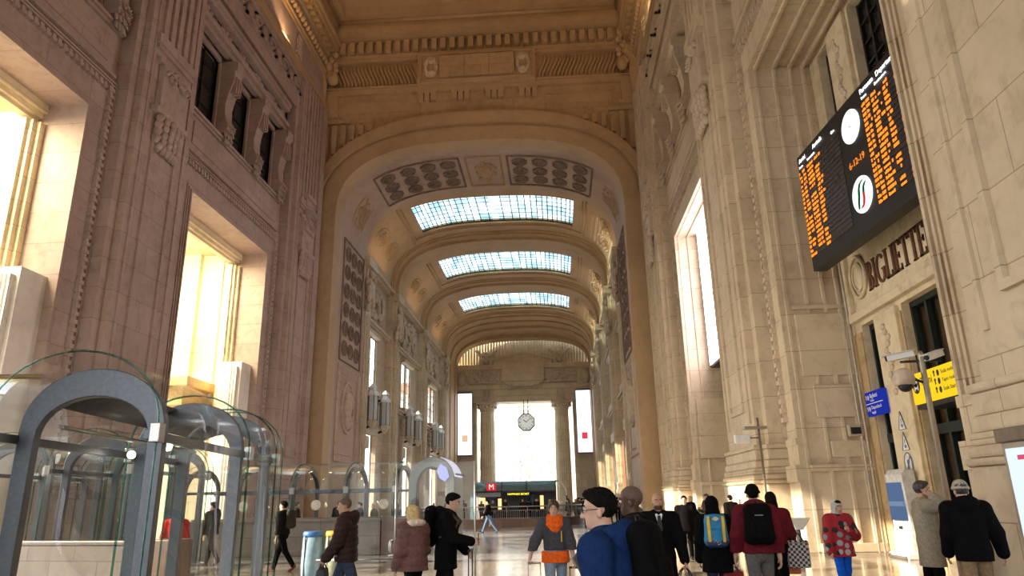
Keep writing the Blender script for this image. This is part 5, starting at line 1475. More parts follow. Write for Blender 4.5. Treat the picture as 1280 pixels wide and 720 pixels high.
def skeleton(h, female, lean, legs, arms, head):
    """local frame: +y is the way the figure faces, +x its right hand; legs/arms are per side (right, left)"""
    S = h / 1.75; J = {}
    sw = (.185 if not female else .165) * S; hw = .09 * S
    hipz = .91 * S; Lt, Ls = .43 * S, .42 * S
    ft = []
    for i, (sg, (hip, knee)) in enumerate(zip((1, -1), legs)):
        hp = V(sg * hw, 0, 0); kn = hp + rotx(V(0, 0, -Lt), hip * D2R); an = kn + rotx(V(0, 0, -Ls), (hip - knee) * D2R)
        J['hip%d' % i], J['knee%d' % i], J['ank%d' % i] = hp, kn, an; ft.append(an[2])
    pelvis_z = -min(ft) + .075 * S
    for i in range(2):
        for q in ('hip', 'knee', 'ank'): J['%s%d' % (q, i)][2] += pelvis_z
    pel = V(0, 0, pelvis_z); up = rotx(V(0, 0, 1), -lean * D2R)
    J['pel'] = pel; J['waist'] = pel + up * .14 * S; J['chest'] = pel + up * .36 * S; J['neck'] = pel + up * .55 * S; J['nb'] = pel + up * .50 * S
    hd_yaw, hd_pitch, hd_tilt = head
    hu = rotz(rotx(V(0, 0, 1), -(lean * .4 + hd_pitch) * D2R), hd_yaw * D2R); hu = roty(hu, hd_tilt * D2R)
    hf = rotz(rotx(V(0, 1, 0), -hd_pitch * D2R), hd_yaw * D2R); hf = hf - hu * (hf @ hu); hf /= np.linalg.norm(hf); hr = np.cross(hf, hu)
    J['head'] = J['neck'] + hu * .135 * S + hf * .018 * S; J['hM'] = np.stack([hr, hf, hu], 1)       # columns
    for i, (sg, (fl, ab, el, tw)) in enumerate(zip((1, -1), arms)):
        sh = J['nb'] + V(sg * sw, 0, -.035 * S)
        d = roty(rotx(V(0, 0, -1), fl * D2R), -sg * ab * D2R); elb = sh + d * .30 * S
        d2 = roty(rotz(rotx(V(0, 0, -1), (fl + el) * D2R), sg * tw * D2R), -sg * ab * .6 * D2R); wr = elb + d2 * .26 * S
        J['sh%d' % i], J['elb%d' % i], J['wr%d' % i], J['ad%d' % i] = sh, elb, wr, d2
    return J, S

def hand(s, J, i, S, curl):
    """palm, four fingers of unequal length with bent knuckles, and a thumb from the palm's side"""
    w, d = J['wr%d' % i], J['ad%d' % i]; d = d / np.linalg.norm(d); sg = 1 if i == 0 else -1
    inward = V(-sg, 0, 0); inward = inward - d * (inward @ d); nI = np.linalg.norm(inward)
    inward = inward / nI if nI > .2 else V(0, 0, 1)
    side = np.cross(d, inward) * sg; side /= np.linalg.norm(side)          # towards the thumb
    if side[1] < -.3: side = -side
    k = .006
    s.cone(w - d * .02, w + d * .03 * S, .026 * S, .027 * S, .012)
    for u in (-.026, -.009, .009, .026): s.cone(w + d * .02 * S + side * u * .7 * S, w + d * .09 * S + side * u * S, .015 * S, .013 * S, .01)
    for j, (u, L) in enumerate(((.029, .072), (.010, .082), (-.009, .076), (-.027, .060))):
        p = w + d * .092 * S + side * u * S; a = 0; r = .0092 * S
        for seg, f in enumerate((.45, .32, .23)):
            a += curl * (.7 if seg == 0 else 1.0) * D2R
            q = p + (d * math.cos(a) + inward * math.sin(a)) * L * f * S; s.cone(p, q, r, r * .92, k); p = q; r *= .92
    b = w + d * .035 * S + side * .024 * S; m_ = b + (d * .6 + side * .62 + inward * .3) * .038 * S; t_ = m_ + (d * .85 + side * .1 + inward * .45) * .034 * S
    s.cone(b, m_, .0125 * S, .0105 * S, k); s.cone(m_, t_, .0105 * S, .009 * S, k)
    J['palm%d' % i] = w + d * .075 * S + inward * .025 * S

def person(name, label, loc, heading, h=1.75, female=False, lean=2, legs=((20, 5), (-18, 12)), arms=((8, 8, 12, 0), (-8, 8, 12, 0)), head=(0, 0, 0), curl=(25, 25),
           skin=SK_L, hair='black', hairstyle='short', top=None, bottom=None, shoe=None, hem=None, bulk=.018, flare=0.0, hood=None, collar=None, puff=None, puff_mat=None, scarf=None, hat=None,
           beard=False, suit=False, skirt=None, res=.0075, group=None, glasses=False, fur=None):
    J, S = skeleton(h, female, lean, legs, arms, head); z0 = 0
    e = empty('person', (*loc, 0), label, 'person', group, heading)
    HM = J['hM']; hc = J['head']
    hp = lambda x, y, z: hc + HM @ (V(x, y, z) * S)
    # ---- body
    b = SDF(res, .03)
    b.ell(hp(0, -.008, .035), V(.074, .094, .088) * S, HM, .02).ell(hp(0, .028, -.045), V(.056, .062, .062) * S, HM, .035).ell(hp(0, .055, -.085), V(.03, .028, .022) * S, HM, .03)
    b.cone(hp(0, .088, .02), hp(0, .105, -.022), .010 * S, .015 * S, .014).ell(hp(0, .098, -.024), V(.018, .012, .009) * S, HM, .012)     # nose
    b.cone(hp(-.03, .079, .032), hp(.03, .079, .032), .013 * S, .013 * S, .015)                                                      # brow
    for sg in (-1, 1): b.ell(hp(sg * .076, -.008, -.012), V(.010, .020, .031) * S, HM, .008)
    b.cone(J['nb'] - V(0, 0, .02), hp(0, -.015, -.07), .058 * S, .054 * S, .03)
    b.chain([J['pel'], J['waist'], J['chest'], J['nb']], [.125 * S, .115 * S, .125 * S, .08 * S], .06)
    for i in range(2):
        sg = 1 if i == 0 else -1
        b.cone(J['nb'], J['sh%d' % i], .065 * S, .056 * S, .05)
        b.chain([J['sh%d' % i], J['elb%d' % i], J['wr%d' % i]], [.050 * S, .040 * S, .026 * S], .02)
        b.chain([J['hip%d' % i] + V(0, 0, .03), J['knee%d' % i], J['ank%d' % i]], [.088 * S, .056 * S, .038 * S], .03)
        hand(b, J, i, S, curl[i])
    body = np_mesh('body', *b.mesh(), skin, e)
    # ---- face details
    m = MB()
    for sg in (-1, 1): m.ell(tuple(hp(sg * .031, .080, .014)), (.013 * S,) * 3, 10, 8)
    m.build('eyeballs', EYEW, body)
    m = MB()
    for sg in (-1, 1): m.ell(tuple(hp(sg * .031, .0905, .013)), (.006 * S,) * 3, 8, 6)
    m.build('pupils', EYED, body)
    hm = HAIRS[hair]
    m = MB()
    for sg in (-1, 1): m.tube([tuple(hp(sg * x, y, z)) for x, y, z in ((.012, .092, .038), (.03, .092, .044), (.048, .080, .038))], .0048 * S, 6)
    m.build('eyebrows', hm if hair != 'blond' else HAIRS['brown'], body)
    m = MB(); m.tube([tuple(hp(x, y, z)) for x, y, z in ((-.024, .076, -.058), (-.01, .085, -.055), (0, .086, -.057), (.01, .085, -.055), (.024, .076, -.058))], [.003 * S, .0065 * S, .0065 * S, .0065 * S, .003 * S], 6); m.build('lips', LIP, body)
    def local(X, Y, Z):
        x, y, z = X - hc[0], Y - hc[1], Z - hc[2]
        return [(HM[0][j] * x + HM[1][j] * y + HM[2][j] * z) / S for j in range(3)]
    def facecut(X, Y, Z):
        x, y, z = local(X, Y, Z)
        if hairstyle in ('short', 'stub'): return np.minimum(y + .005, .010 + .92 * (y + .005) - z + .25 * np.maximum(np.abs(x) - .05, 0)) * S
        return np.minimum(y - .03, .066 - np.sqrt(x * x + ((z + .022) * .72) ** 2)) * S
    # ---- hair
    if hairstyle != 'none':
        g = SDF(res, .02)
        t = .014 if hairstyle != 'stub' else .005
        g.ell(hp(0, -.014, .042), (V(.074, .094, .088) + t) * S, HM, .02)
        if hairstyle == 'bob': g.ell(hp(0, -.035, -.03), V(.092, .085, .12) * S, HM, .03).ell(hp(0, .04, .09), V(.07, .05, .035) * S, HM, .03)
        if hairstyle == 'long': g.ell(hp(0, -.05, -.09), V(.095, .07, .17) * S, HM, .03)
        if hairstyle == 'tied': g.ell(hp(0, -.10, .07), V(.045, .045, .045) * S, HM, .02).ell(hp(0, -.05, -.03), V(.07, .06, .07) * S, HM, .03)
        if hairstyle in ('short', 'stub'):
            def sc(X, Y, Z): x, y, z = local(X, Y, Z); return (np.where(np.abs(x) > .062, np.clip((y + .055) * 1.5, -.06, .02), -.06) - z) * S
            g.cut.append(sc)
        if hairstyle == 'short': g.ell(hp(0, .045, .105), V(.055, .045, .03) * S, HM, .02)
        g.cut.append(facecut)
        hr_ = np_mesh('hair', *g.mesh((lambda X, Y, Z: .0045 * np.sin(X * 170 + 3 * np.sin(Z * 60)) * np.sin(Y * 120 + Z * 90)) if hairstyle != 'stub' else None), hm, e)
    if beard:
        g = SDF(res, .02); g.ell(hp(0, .032, -.062), V(.062, .064, .058) * S, HM, .02)
        def bc(X, Y, Z): x, y, z = local(X, Y, Z); return np.maximum((z + .035) * S, -(y - .005) * S)
        g.cut.append(bc); np_mesh('beard', *g.mesh(), hm, e)
    if glasses:
        m = MB()
        for sg in (-1, 1): m.tube([tuple(hp(sg * .032 + .024 * math.cos(q), .098, .012 + .017 * math.sin(q))) for q in [2 * PI * k / 14 for k in range(14)]], .002, 4, closed=True); m.tube([tuple(hp(sg * .056, .096, .015)), tuple(hp(sg * .08, -.005, .012))], .002, 4)
        m.build('spectacles', BLACK, e)
    # ---- trousers or skirt
    g = SDF(res * 1.25, .03)
    g.chain([J['pel'] + V(0, 0, -.02), J['waist']], [.148 * S, .128 * S], .05)
    for i in range(2):
        an = J['ank%d' % i]; kn = J['knee%d' % i]
        g.chain([J['hip%d' % i] + V(0, 0, .02), kn, an + (an - kn) / np.linalg.norm(an - kn) * .015], [.100 * S, .072 * S, .058 * S], .03)
    if skirt: g.cone(J['pel'] + V(0, 0, -.1), V(0, 0, skirt), .15 * S, .19 * S, .05)
    if bottom is not None: np_mesh('skirt' if skirt else 'trousers', *g.mesh(), bottom, e)
    for i in range(2):
        g = SDF(res * 1.1, .02); an = J['ank%d' % i]; kn = J['knee%d' % i]; sh = (an - kn) / np.linalg.norm(an - kn)
        f = V(0, 1, 0) - sh * sh[1]; f /= np.linalg.norm(f)
        g.cone(an, an + sh * .035 * S, .05 * S, .048 * S).cone(an + sh * .035 * S - f * .035 * S, an + sh * .045 * S + f * .15 * S, .038 * S, .03 * S).cone(an + sh * .045 * S + f * .07 * S, an + sh * .045 * S + f * .16 * S, .042 * S, .032 * S)
        np_mesh('shoe', *g.mesh(), shoe or BLACK, e)
    # ---- coat
    if top is not None:
        hz = hem if hem is not None else J['pel'][2] - .08
        def coat(extra=0.0, arms_=True, gk=.05):
            g = SDF(res * 1.15, gk); B = bulk + extra
            g.chain([J['waist'], J['chest']], [.128 * S + B, .135 * S + B], gk)
            for sg in (-1, 1):
                o = V(sg * .055 * S, 0, 0); g.chain([J['pel'] + o * .9 + V(0, 0, -.02), J['waist'] + o * .7, J['chest'] + o * 1.1], [.105 * S + B + flare * .3, .095 * S + B, .108 * S + B], gk)
            lo_ = V(J['pel'][0], J['pel'][1], hz - .1)
            if hz < J['pel'][2]:
                for sg in (-1, 1): g.cone(J['pel'] + V(sg * .05 * S, 0, 0), lo_ + V(sg * (.055 + flare * .6) * S, 0, 0), .112 * S + B, .115 * S + B + flare, gk)
            for i in range(2):
                g.cone(J['nb'] - V(0, 0, .02), J['sh%d' % i], .075 * S + B, .066 * S + B, gk)
                if arms_:
                    wr, el = J['wr%d' % i], J['elb%d' % i]; d = (wr - el) / np.linalg.norm(wr - el)
                    g.chain([J['sh%d' % i], el, wr - d * .005], [.066 * S + B, .055 * S + B, .043 * S + B * .8], .03)
            g.cone(J['nb'] - V(0, 0, .03), J['neck'] - V(0, 0, .02), .075 * S + B * .5, .07 * S + B * .4, .03)
            g.cut.append(lambda X, Y, Z: np.where(np.abs(X) < 9, hz - Z, 0) + 0 * (X + Y))
            return g
        g = coat()
        np_mesh('coat' if hz < J['pel'][2] - .12 else 'jacket', *g.mesh(puff), top, e)
        if suit:
            m = MB(); c = J['chest']; n_ = J['neck']
            m.add([tuple(n_ + V(-.05, .1, -.03)), tuple(n_ + V(.05, .1, -.03)), tuple(c + V(0, .185, -.02))], [(0, 1, 2)])
            m.build('shirt_front', plain('cloth_shirt_white', (.8, .8, .8), .8), e, solid=.02)
            m = MB(); m.prism([(-.022, 0), (.022, 0), (.034, -.2), (0, -.25), (-.034, -.2)], 'y', 0, .012); m.f = m.f
            t_ = m.build('necktie', plain('cloth_black_tie', (.01, .01, .012), .6), e); t_.location = tuple(n_ + V(0, .135, -.045)); t_.rotation_euler = (.42, 0, 0)
            g = SDF(res, .01); g.chain([n_ + V(-.065, .03, -.015), n_ + V(-.03, .1, -.035), n_ + V(0, .115, -.06)], [.018] * 3).chain([n_ + V(.065, .03, -.015), n_ + V(.03, .1, -.035), n_ + V(0, .115, -.06)], [.018] * 3)
            np_mesh('shirt_collar', *g.mesh(), plain('cloth_shirt_white', (.8, .8, .8), .8), e)
            g = SDF(res, .015)
            for sg in (-1, 1): g.chain([n_ + V(sg * .085, -.01, -.03), n_ + V(sg * .085, .085, -.08), c + V(sg * .03, .17, -.03)], [.024, .026, .02])
            np_mesh('lapels', *g.mesh(), top, e)
    if hood is not None:
        g = SDF(res * 1.1, .03); n_ = J['neck']; r0 = .105 * S
        g.chain([n_ + V(r0 * math.cos(q), -.03 + r0 * .9 * math.sin(q) - .015, .0 - .035 * math.sin(q) - .02) for q in [2 * PI * k / 12 for k in range(13)]], [(.042 + .022 * max(0, -math.sin(2 * PI * k / 12))) * S for k in range(13)])
        g.ell(n_ + V(0, -.12, -.05) * S, V(.115, .075, .10) * S, None, .04); np_mesh('hood', *g.mesh(), hood, e)
    if collar is not None:
        g = SDF(res * 1.1, .02); n_ = J['neck']
        g.chain([n_ + V(.075 * math.cos(q), .072 * math.sin(q) - .01, -.012) * S for q in [2 * PI * k / 12 for k in range(13)]], [.036 * S] * 13); np_mesh('collar', *g.mesh(), collar, e)
    if fur is not None:
        g = SDF(res * 1.1, .02); n_ = J['neck']; r = random.Random(2)
        for k in range(14):
            q = 2 * PI * k / 14; c = n_ + V(.115 * math.cos(q), .10 * math.sin(q) - .02, -.01 - .03 * math.sin(q)) * S
            g.ell(c, V(.06, .055, .05) * S, None, .02)
            for _ in range(4): g.cone(c, c + V(r.uniform(-1, 1), r.uniform(-1, 1), r.uniform(-.5, 1)) * .055, .03, .008, .02)
        np_mesh('fur_collar', *g.mesh(), fur, e)
    if scarf is not None:
        g = SDF(res * 1.1, .012); n_ = J['neck']
        for dz, rr, th in ((.02, .085, .035), (-.025, .10, .04), (-.07, .105, .038), (-.11, .085, .036)):
            g.chain([n_ + V(rr * math.cos(q), rr * .9 * math.sin(q) + .02 + (-dz * .35), dz - .035 * max(0, math.sin(q)) * (1 - dz * 8)) * S for q in [2 * PI * k / 14 for k in range(15)]], [th * S * (1 + .12 * math.sin(k * 2.1)) for k in range(15)])
        np_mesh('scarf', *g.mesh(), scarf, e)
    if hat is not None:
        kind, hmat = hat; g = SDF(res, .02)
        if kind == 'beanie':
            g.ell(hp(0, -.012, .06), V(.088, .105, .088) * S, HM, .02); g.chain([hp(.084 * math.cos(q), -.01 + .1 * math.sin(q), .035 + .01 * math.sin(q)) for q in [2 * PI * k / 14 for k in range(15)]], [.016 * S] * 15)
            def hc2(X, Y, Z): x, y, z = local(X, Y, Z); return (.018 - z) * S
            g.cut.append(hc2)
        elif kind == 'headscarf':
            g.ell(hp(0, -.015, .03), V(.098, .118, .118) * S, HM, .02).ell(hp(0, -.02, -.09), V(.10, .10, .08) * S, HM, .04)
            def hc3(X, Y, Z):
                x, y, z = local(X, Y, Z); return np.minimum(np.minimum(y - .03, 2), (.063 - np.sqrt(x * x + ((z + .015) * .8) ** 2))) * S
            g.cut.append(hc3)
        elif kind == 'hood':
            g.ell(hp(0, -.02, .035), V(.105, .125, .125) * S, HM, .02).ell(hp(0, -.05, -.1), V(.11, .10, .1) * S, HM, .05)
            g.cut.append(lambda X, Y, Z: (lambda q: np.minimum(q[1] - .035, .07 - np.sqrt(q[0] ** 2 + (q[2] + .01) ** 2)) * S)(local(X, Y, Z)))
        np_mesh({'beanie': 'knit_hat', 'headscarf': 'headscarf', 'hood': 'raised_hood'}[kind], *g.mesh(), hmat, e)
    # where the hands and back are, in world space
    Rz = Matrix.Rotation(heading, 4, 'Z'); T = Matrix.Translation((loc[0], loc[1], 0)) @ Rz
    J['W'] = lambda v: T @ Vector([float(t) for t in v])
    J['T'] = T; J['S'] = S; J['e'] = e
    return J
# ------------------------------------------------------------------ the people and what they carry
PEOPLE = True
def puffs(freq, amp):
    return lambda X, Y, Z: amp * np.abs(np.sin((Z + .12 * Y) * freq)) ** .6 + 0 * X
BLK = cloth('black_wool', (.006, .0055, .006)); NAVY = cloth('navy', (.012, .032, .11)); CHAR = cloth('charcoal', (.014, .0135, .0145)); DENIM = cloth('dark_denim', (.045, .06, .10)); LDEN = cloth('pale_denim', (.26, .32, .40)); GREYT = cloth('grey_twill', (.13, .125, .12)); KHAKI = cloth('khaki', (.26, .18, .10)); MAROON = cloth('maroon', (.13, .014, .022)); BEIGE = cloth('beige_wool', (.33, .28, .21)); BRNP = cloth('brown_quilt', (.045, .024, .022), .45); ROSE = cloth('rose_brown_quilt', (.16, .085, .075), .5); ORNG = cloth('orange_knit', (.85, .14, .02)); DGREY = cloth('dark_grey_shell', (.075, .075, .085)); REDC = cloth('bright_red', (.5, .025, .02)); BLUET = cloth('royal_blue', (.01, .10, .55)); CREAMF = cloth('cream_fur', (.78, .66, .52), .9); CREAM = cloth('cream_knit', (.45, .39, .30)); DNAVY = cloth('dark_navy', (.018, .022, .045)); OLIVE = cloth('olive', (.10, .085, .055))
# patchwork coat: red with black and grey roundels
pm, nt, out = nodes('cloth_patchwork')
b = N(nt, 'ShaderNodeBsdfPrincipled', Roughness=.85); tc = N(nt, 'ShaderNodeTexCoord'); vo = N(nt, 'ShaderNodeTexVoronoi', Scale=8.5, Randomness=.75); nt.links.new(tc.outputs['Object'], vo.inputs[0])
lt = N(nt, 'ShaderNodeMath', _operation='LESS_THAN'); lt.inputs[1].default_value = .40; nt.links.new(vo.outputs['Distance'], lt.inputs[0])
sp_ = N(nt, 'ShaderNodeSeparateColor'); nt.links.new(vo.outputs['Color'], sp_.inputs[0])
cc = ramp(nt, sp_.outputs[0], [(.0, (.012, .012, .014)), (.45, (.02, .02, .022)), (.55, (.20, .20, .22)), (1, (.4, .4, .42))])
nt.links.new(mixc(nt, lt.outputs[0], (.33, .012, .018), cc), b.inputs[0]); nt.links.new(b.outputs[0], out.inputs[0])
# houndstooth bag
hm_, nt, out = nodes('houndstooth'); b = N(nt, 'ShaderNodeBsdfPrincipled', Roughness=.8); tc = N(nt, 'ShaderNodeTexCoord'); ck_ = N(nt, 'ShaderNodeTexChecker', Scale=26); ck_.inputs[1].default_value = (.5, .47, .44, 1); ck_.inputs[2].default_value = (.03, .03, .03, 1)
nt.links.new(tc.outputs['Object'], ck_.inputs[0]); nt.links.new(ck_.outputs[0], b.inputs[0]); nt.links.new(b.outputs[0], out.inputs[0])

def backpack(J, label, mat, strapmat, w=.30, h=.46, d=.17, off=(0, -.215, .02), extra=None, group=None):
    """worn on the back: body, front pocket, top loop, two shoulder straps"""
    c = J['chest'] + V(*off) * J['S']; up = J['nb'] - J['waist']; up = up / np.linalg.norm(up); ang = math.atan2(up[1], up[2])
    T = J['T'] @ Matrix.Translation([float(t) for t in c]) @ Matrix.Rotation(-ang, 4, 'X')
    e = empty('backpack', (0, 0, 0), label, 'backpack', group); e.matrix_world = T
    g = SDF(.011, .05)
    for sg in (-1, 1): g.chain([(sg * (w / 2 - .07), 0, -h / 2 + .08), (sg * (w / 2 - .07), 0, h / 2 - .1)], [.085, .07]); 
    g.cone((-(w / 2 - .08), 0, -h / 2 + .08), (w / 2 - .08, 0, -h / 2 + .08), .085, .085).cone((-(w / 2 - .1), .01, h / 2 - .09), (w / 2 - .1, .01, h / 2 - .09), .075, .075).cone((0, 0, -h / 2 + .1), (0, 0, h / 2 - .1), .09, .08)
    np_mesh('bag_body', *g.mesh(), mat, e)
    g = SDF(.011, .03)
    for sg in (-1, 1): g.cone((sg * (w / 2 - .1), -.075, -h / 2 + .09), (sg * (w / 2 - .1), -.075, -.02), .045, .04)
    g.cone((0, -.08, -h / 2 + .09), (0, -.08, -.02), .05, .045); np_mesh('front_pocket', *g.mesh(), mat, e)
    m = MB(); m.tube([(-.03, .03, h / 2 - .03), (-.02, .03, h / 2 + .02), (.02, .03, h / 2 + .02), (.03, .03, h / 2 - .03)], .008, 6); m.build('carry_loop', strapmat, e)
    Ti = T.inverted() @ J['T']; L_ = lambda v: tuple(Ti @ Vector([float(t) for t in v])); S = J['S']
    for sg, i in ((1, 0), (-1, 1)):
        n_ = J['nb']; x = sg * .10 * S; R = .155 * S
        pts = [J['chest'] + V(x, -.13, .16) * 1, n_ + V(x, -.06, .045) * S, n_ + V(x, .04, .045) * S, J['chest'] + V(x * 1.05, R + .025, .05), J['waist'] + V(x * 1.35, .12, .12), J['waist'] + V(sg * .17 * S, -.08, .06)]
        m = MB(); m.tube([L_(p) for p in pts], [.016, .022, .024, .022, .014, .012], 6); m.build('shoulder_strap', strapmat, e)
    if extra: extra(e, w, h)
    return e
def rbox(name, mat, par, x0, x1, y0, y1, z0, z1, bev=.03, **k): return MB().box(x0, x1, y0, y1, z0, z1).build(name, mat, par, bevel=bev, **k)
def suitcase(loc, rz, label, mat, w=.38, d=.24, h=.52, handle=.45, lean=0, hmat=None):
    e = empty('suitcase', (*loc, 0), label, 'suitcase', 'trolley cases', rz); hmat = hmat or STEEL
    rbox('shell', mat, e, -w / 2, w / 2, -d / 2, d / 2, .06, .06 + h, .045)
    m = MB()
    for k in range(5): x = -w / 2 + .07 + k * (w - .14) / 4; m.box(x - .008, x + .008, -d / 2 - .006, d / 2 + .006, .1, h)
    m.build('ribs', mat, e)
    for sx_ in (-1, 1):
        for sy in (-1, 1): m = MB(); m.lathe([(.028, -.012), (.03, 0), (.028, .012)], (sx_ * (w / 2 - .05), sy * (d / 2 - .05), .03), 14, axis='x'); m.build('wheel', BLACK, e)
    m = MB()
    for sx_ in (-1, 1): m.tube([(sx_ * .09, d / 2 - .03, .06 + h - .02), (sx_ * .09, d / 2 - .03, .06 + h + handle)], .009, 6)
    m.build('telescopic_rods', hmat, e)
    m = MB(); m.tube([(-.1, d / 2 - .03, .06 + h + handle), (.1, d / 2 - .03, .06 + h + handle)], .016, 8); m.build('handle', BLACK if hmat is STEEL else hmat, e)
    m = MB(); m.tube([(-.06, 0, .06 + h), (-.04, 0, .09 + h), (.04, 0, .09 + h), (.06, 0, .06 + h)], .01, 6); m.build('carry_handle', BLACK, e)
    return e
def handbag(p, rz, label, mat, w=.32, d=.13, h=.28, strap=.16, name='handbag', top=1.0, bev=.025):
    """hangs from point p (the hand) by two loops"""
    e = empty(name, tuple(p), label, 'bag', 'carried bags', rz)
    z1 = -strap; m = MB(); a, b_ = w / 2, d / 2
    vs = [(-a, -b_, z1 - h), (a, -b_, z1 - h), (a, b_, z1 - h), (-a, b_, z1 - h), (-a * top, -b_ * .6, z1), (a * top, -b_ * .6, z1), (a * top, b_ * .6, z1), (-a * top, b_ * .6, z1)]
    m.add(vs, [(0, 1, 2, 3), (4, 5, 6, 7), (0, 1, 5, 4), (1, 2, 6, 5), (2, 3, 7, 6), (3, 0, 4, 7)]); m.build('bag_body', mat, e, bevel=bev)
    for sy in (-1, 1):
        m = MB(); m.tube([(-a * top * .6, sy * b_ * .5, z1 - .03), (-a * .35, sy * .02, z1 * .35), (0, sy * .012, -.005), (a * .35, sy * .02, z1 * .35), (a * top * .6, sy * b_ * .5, z1 - .03)], .009, 6); m.build('strap', BLACK, e)
    return e

if PEOPLE:
    d = math.radians
    # 1 brown quilted jacket, profile to the left
    J = person('person', 'bald-cropped man in a dark brown quilted jacket walking left at the glass gate', (-3.32, 11.4), d(96), 1.80, lean=3, legs=((22, 6), (-20, 14)), arms=((-12, 8, 14, 0), (14, 10, 22, 6)), head=(0, 4, 0), curl=(50, 58), skin=SK_M, hair='stub', hairstyle='stub', top=BRNP, bottom=DENIM, hem=.80, bulk=.032, flare=.01, hood=BRNP, puff=puffs(38, .014))
    handbag(J['W'](J['palm1']), d(100), 'black and white striped bag in the hand of the brown quilted jacket man', plain('striped_bag', (.03, .03, .035), .6), .4, .2, .3, .08)
    # 2 woman with fur collar
    J = person('person', 'blond woman in a rose-brown quilted coat with a cream fur collar, seen from behind', (-2.07, 10.4), d(48), 1.64, True, lean=3, legs=((16, 4), (-16, 10)), arms=((4, 10, 30, 8), (-4, 10, 30, 8)), head=(10, 4, 0), skin=SK_L, hair='blond', hairstyle='bob', top=ROSE, bottom=BLK, hem=.74, bulk=.034, flare=.02, fur=CREAMF, puff=puffs(24, .016))
    # 3 man in black coat facing right
    J = person('person', 'dark-haired man in a long black coat facing right and holding a phone', (-1.72, 11.05), d(-92), 1.80, lean=4, legs=((10, 2), (-14, 8)), arms=((22, 6, 58, 4), (6, 8, 40, 0)), head=(0, 16, 0), curl=(60, 40), skin=SK_L, hair='black', hairstyle='short', top=BLK, bottom=BLK, hem=.70, bulk=.03, flare=.02, hood=BLK)
    P_ = J['W'](J['palm0'])
    ph = empty('phone', P_ + Vector((.03, -.01, .03)), 'dark phone in the hand of the man in the long black coat', 'phone', rz=d(-92)); rbox('phone_body', BLACK, ph, -.036, .036, -.004, .004, -.04, .1, .004); rbox('phone_screen', plain('phone_glass', (.03, .035, .04), .1), ph, -.033, .033, -.006, -.004, -.035, .095, 0)
    backpack(J, 'bulky black backpack with olive straps on the man in the long black coat', BLK, OLIVE, .34, .6, .2, (0, -.26, .0))
    suitcase((-1.22, 10.6), d(80), 'pale blue suitcase with its handle raised, right of the black coat man', plain('case_pale_blue', (.10, .36, .55), .35), .34, .22, .5, .42, hmat=plain('thin_black_rod', (.02, .02, .02), .4))
    # 4 woman with orange scarf
    J = person('person', 'smiling woman in a grey jacket and big orange scarf walking towards the camera', (-.1, 11.2), d(183), 1.68, True, lean=2, legs=((18, 4), (-16, 14)), arms=((14, 30, 18, -4), (2, 15, 12, 0)), head=(-6, 6, 0), curl=(70, 70), skin=SK_L, hair='brown', hairstyle='tied', top=DGREY, bottom=LDEN, hem=.93, bulk=.026, scarf=ORNG)
    g = SDF(.01, .05); pz = J['pel'][2]
    for sg in (-1, 1): g.chain([(sg * .055, 0, pz + .05), (sg * .06, .005, pz - .14)], [.148, .152])
    g.cut.append(lambda X, Y, Z: np.maximum(pz - .10 - Z, Z - pz - .06) + 0 * (X + Y)); np_mesh('shirt_hem', *g.mesh(), ORNG, J['e'])
    m = MB(); m.box(-.1, -.085, .165, .18, 1.05, 1.2); m.build('yellow_zip', plain('zip_yellow', (.7, .5, .02), .5), J['e'])
    W0, W1 = J['W'](J['palm0']), J['W'](J['palm1'])
    suitcase((W0.x + .05, W0.y + .1), d(5), 'small red suitcase with pale handle pulled by the orange scarf woman', plain('case_red', (.55, .05, .03), .35), .34, .22, max(.3, W0.z - .40), .30, hmat=plain('pale_rod', (.7, .6, .5), .4))
    suitcase((W1.x + .02, W1.y + .1), d(-8), 'black trolley case right of the orange scarf woman', plain('case_black', (.02, .02, .022), .55), .34, .24, max(.3, W1.z - .34), .24, hmat=plain('thin_black_rod', (.02, .02, .02), .4))
    e = empty('holdall', (W1.x + .33, W1.y + .3, 0), 'black canvas holdall standing beside the black trolley case', 'bag', 'carried bags')
    rbox('bag_body', BLK, e, -.14, .14, -.1, .1, .02, .66, .05); rbox('side_pocket', plain('tan_canvas', (.42, .33, .2), .8), e, -.15, -.05, -.16, -.1, .05, .42, .03)
    m = MB(); m.tube([(-.08, 0, .64), (-.05, 0, .78), (.05, 0, .78), (.08, 0, .64)], .012, 6); m.build('handle', BLACK, e)
    # 5 blue hooded jacket, closest
    J = person('person', 'man with glasses in a navy blue hooded jacket, closest to the camera', (.33, 4.62), d(66), 1.76, lean=7, legs=((20, 6), (-18, 12)), arms=((14, 8, 20, 0), (-6, 8, 18, 0)), head=(16, 2, 0), skin=SK_L, hair='black', hairstyle='short', top=NAVY, bottom=DENIM, hem=.78, bulk=.038, hood=NAVY, glasses=True)
    backpack(J, 'large black backpack on the navy blue jacket man', BLK, BLACK, .33, .5, .2, (0, -.25, .03))
    # 6 dark-skinned man behind
    J = person('person', 'dark-skinned man in a black jacket half hidden behind the navy blue jacket man', (.70, 6.6), d(78), 1.80, lean=5, legs=((20, 6), (-18, 12)), arms=((10, 8, 20, 0), (34, 6, 14, 0)), head=(0, 2, 0), curl=(50, 50), skin=SK_D, hair='stub', hairstyle='stub', top=CHAR, bottom=BLK, hem=.8, bulk=.035, collar=BLK)
    # 7 bald man in suit and coat
    J = person('person', 'bald bearded man in a black coat, white shirt and tie walking towards the camera', (1.36, 10.45), d(176), 1.75, lean=1, legs=((16, 4), (-16, 12)), arms=((-4, 7, 10, 0), (6, 15, 10, 0)), head=(4, 3, 0), curl=(50, 75), skin=SK_M, hairstyle='none', hair='brown', beard=True, top=BLK, bottom=BLK, hem=.50, bulk=.03, flare=.015, suit=True)
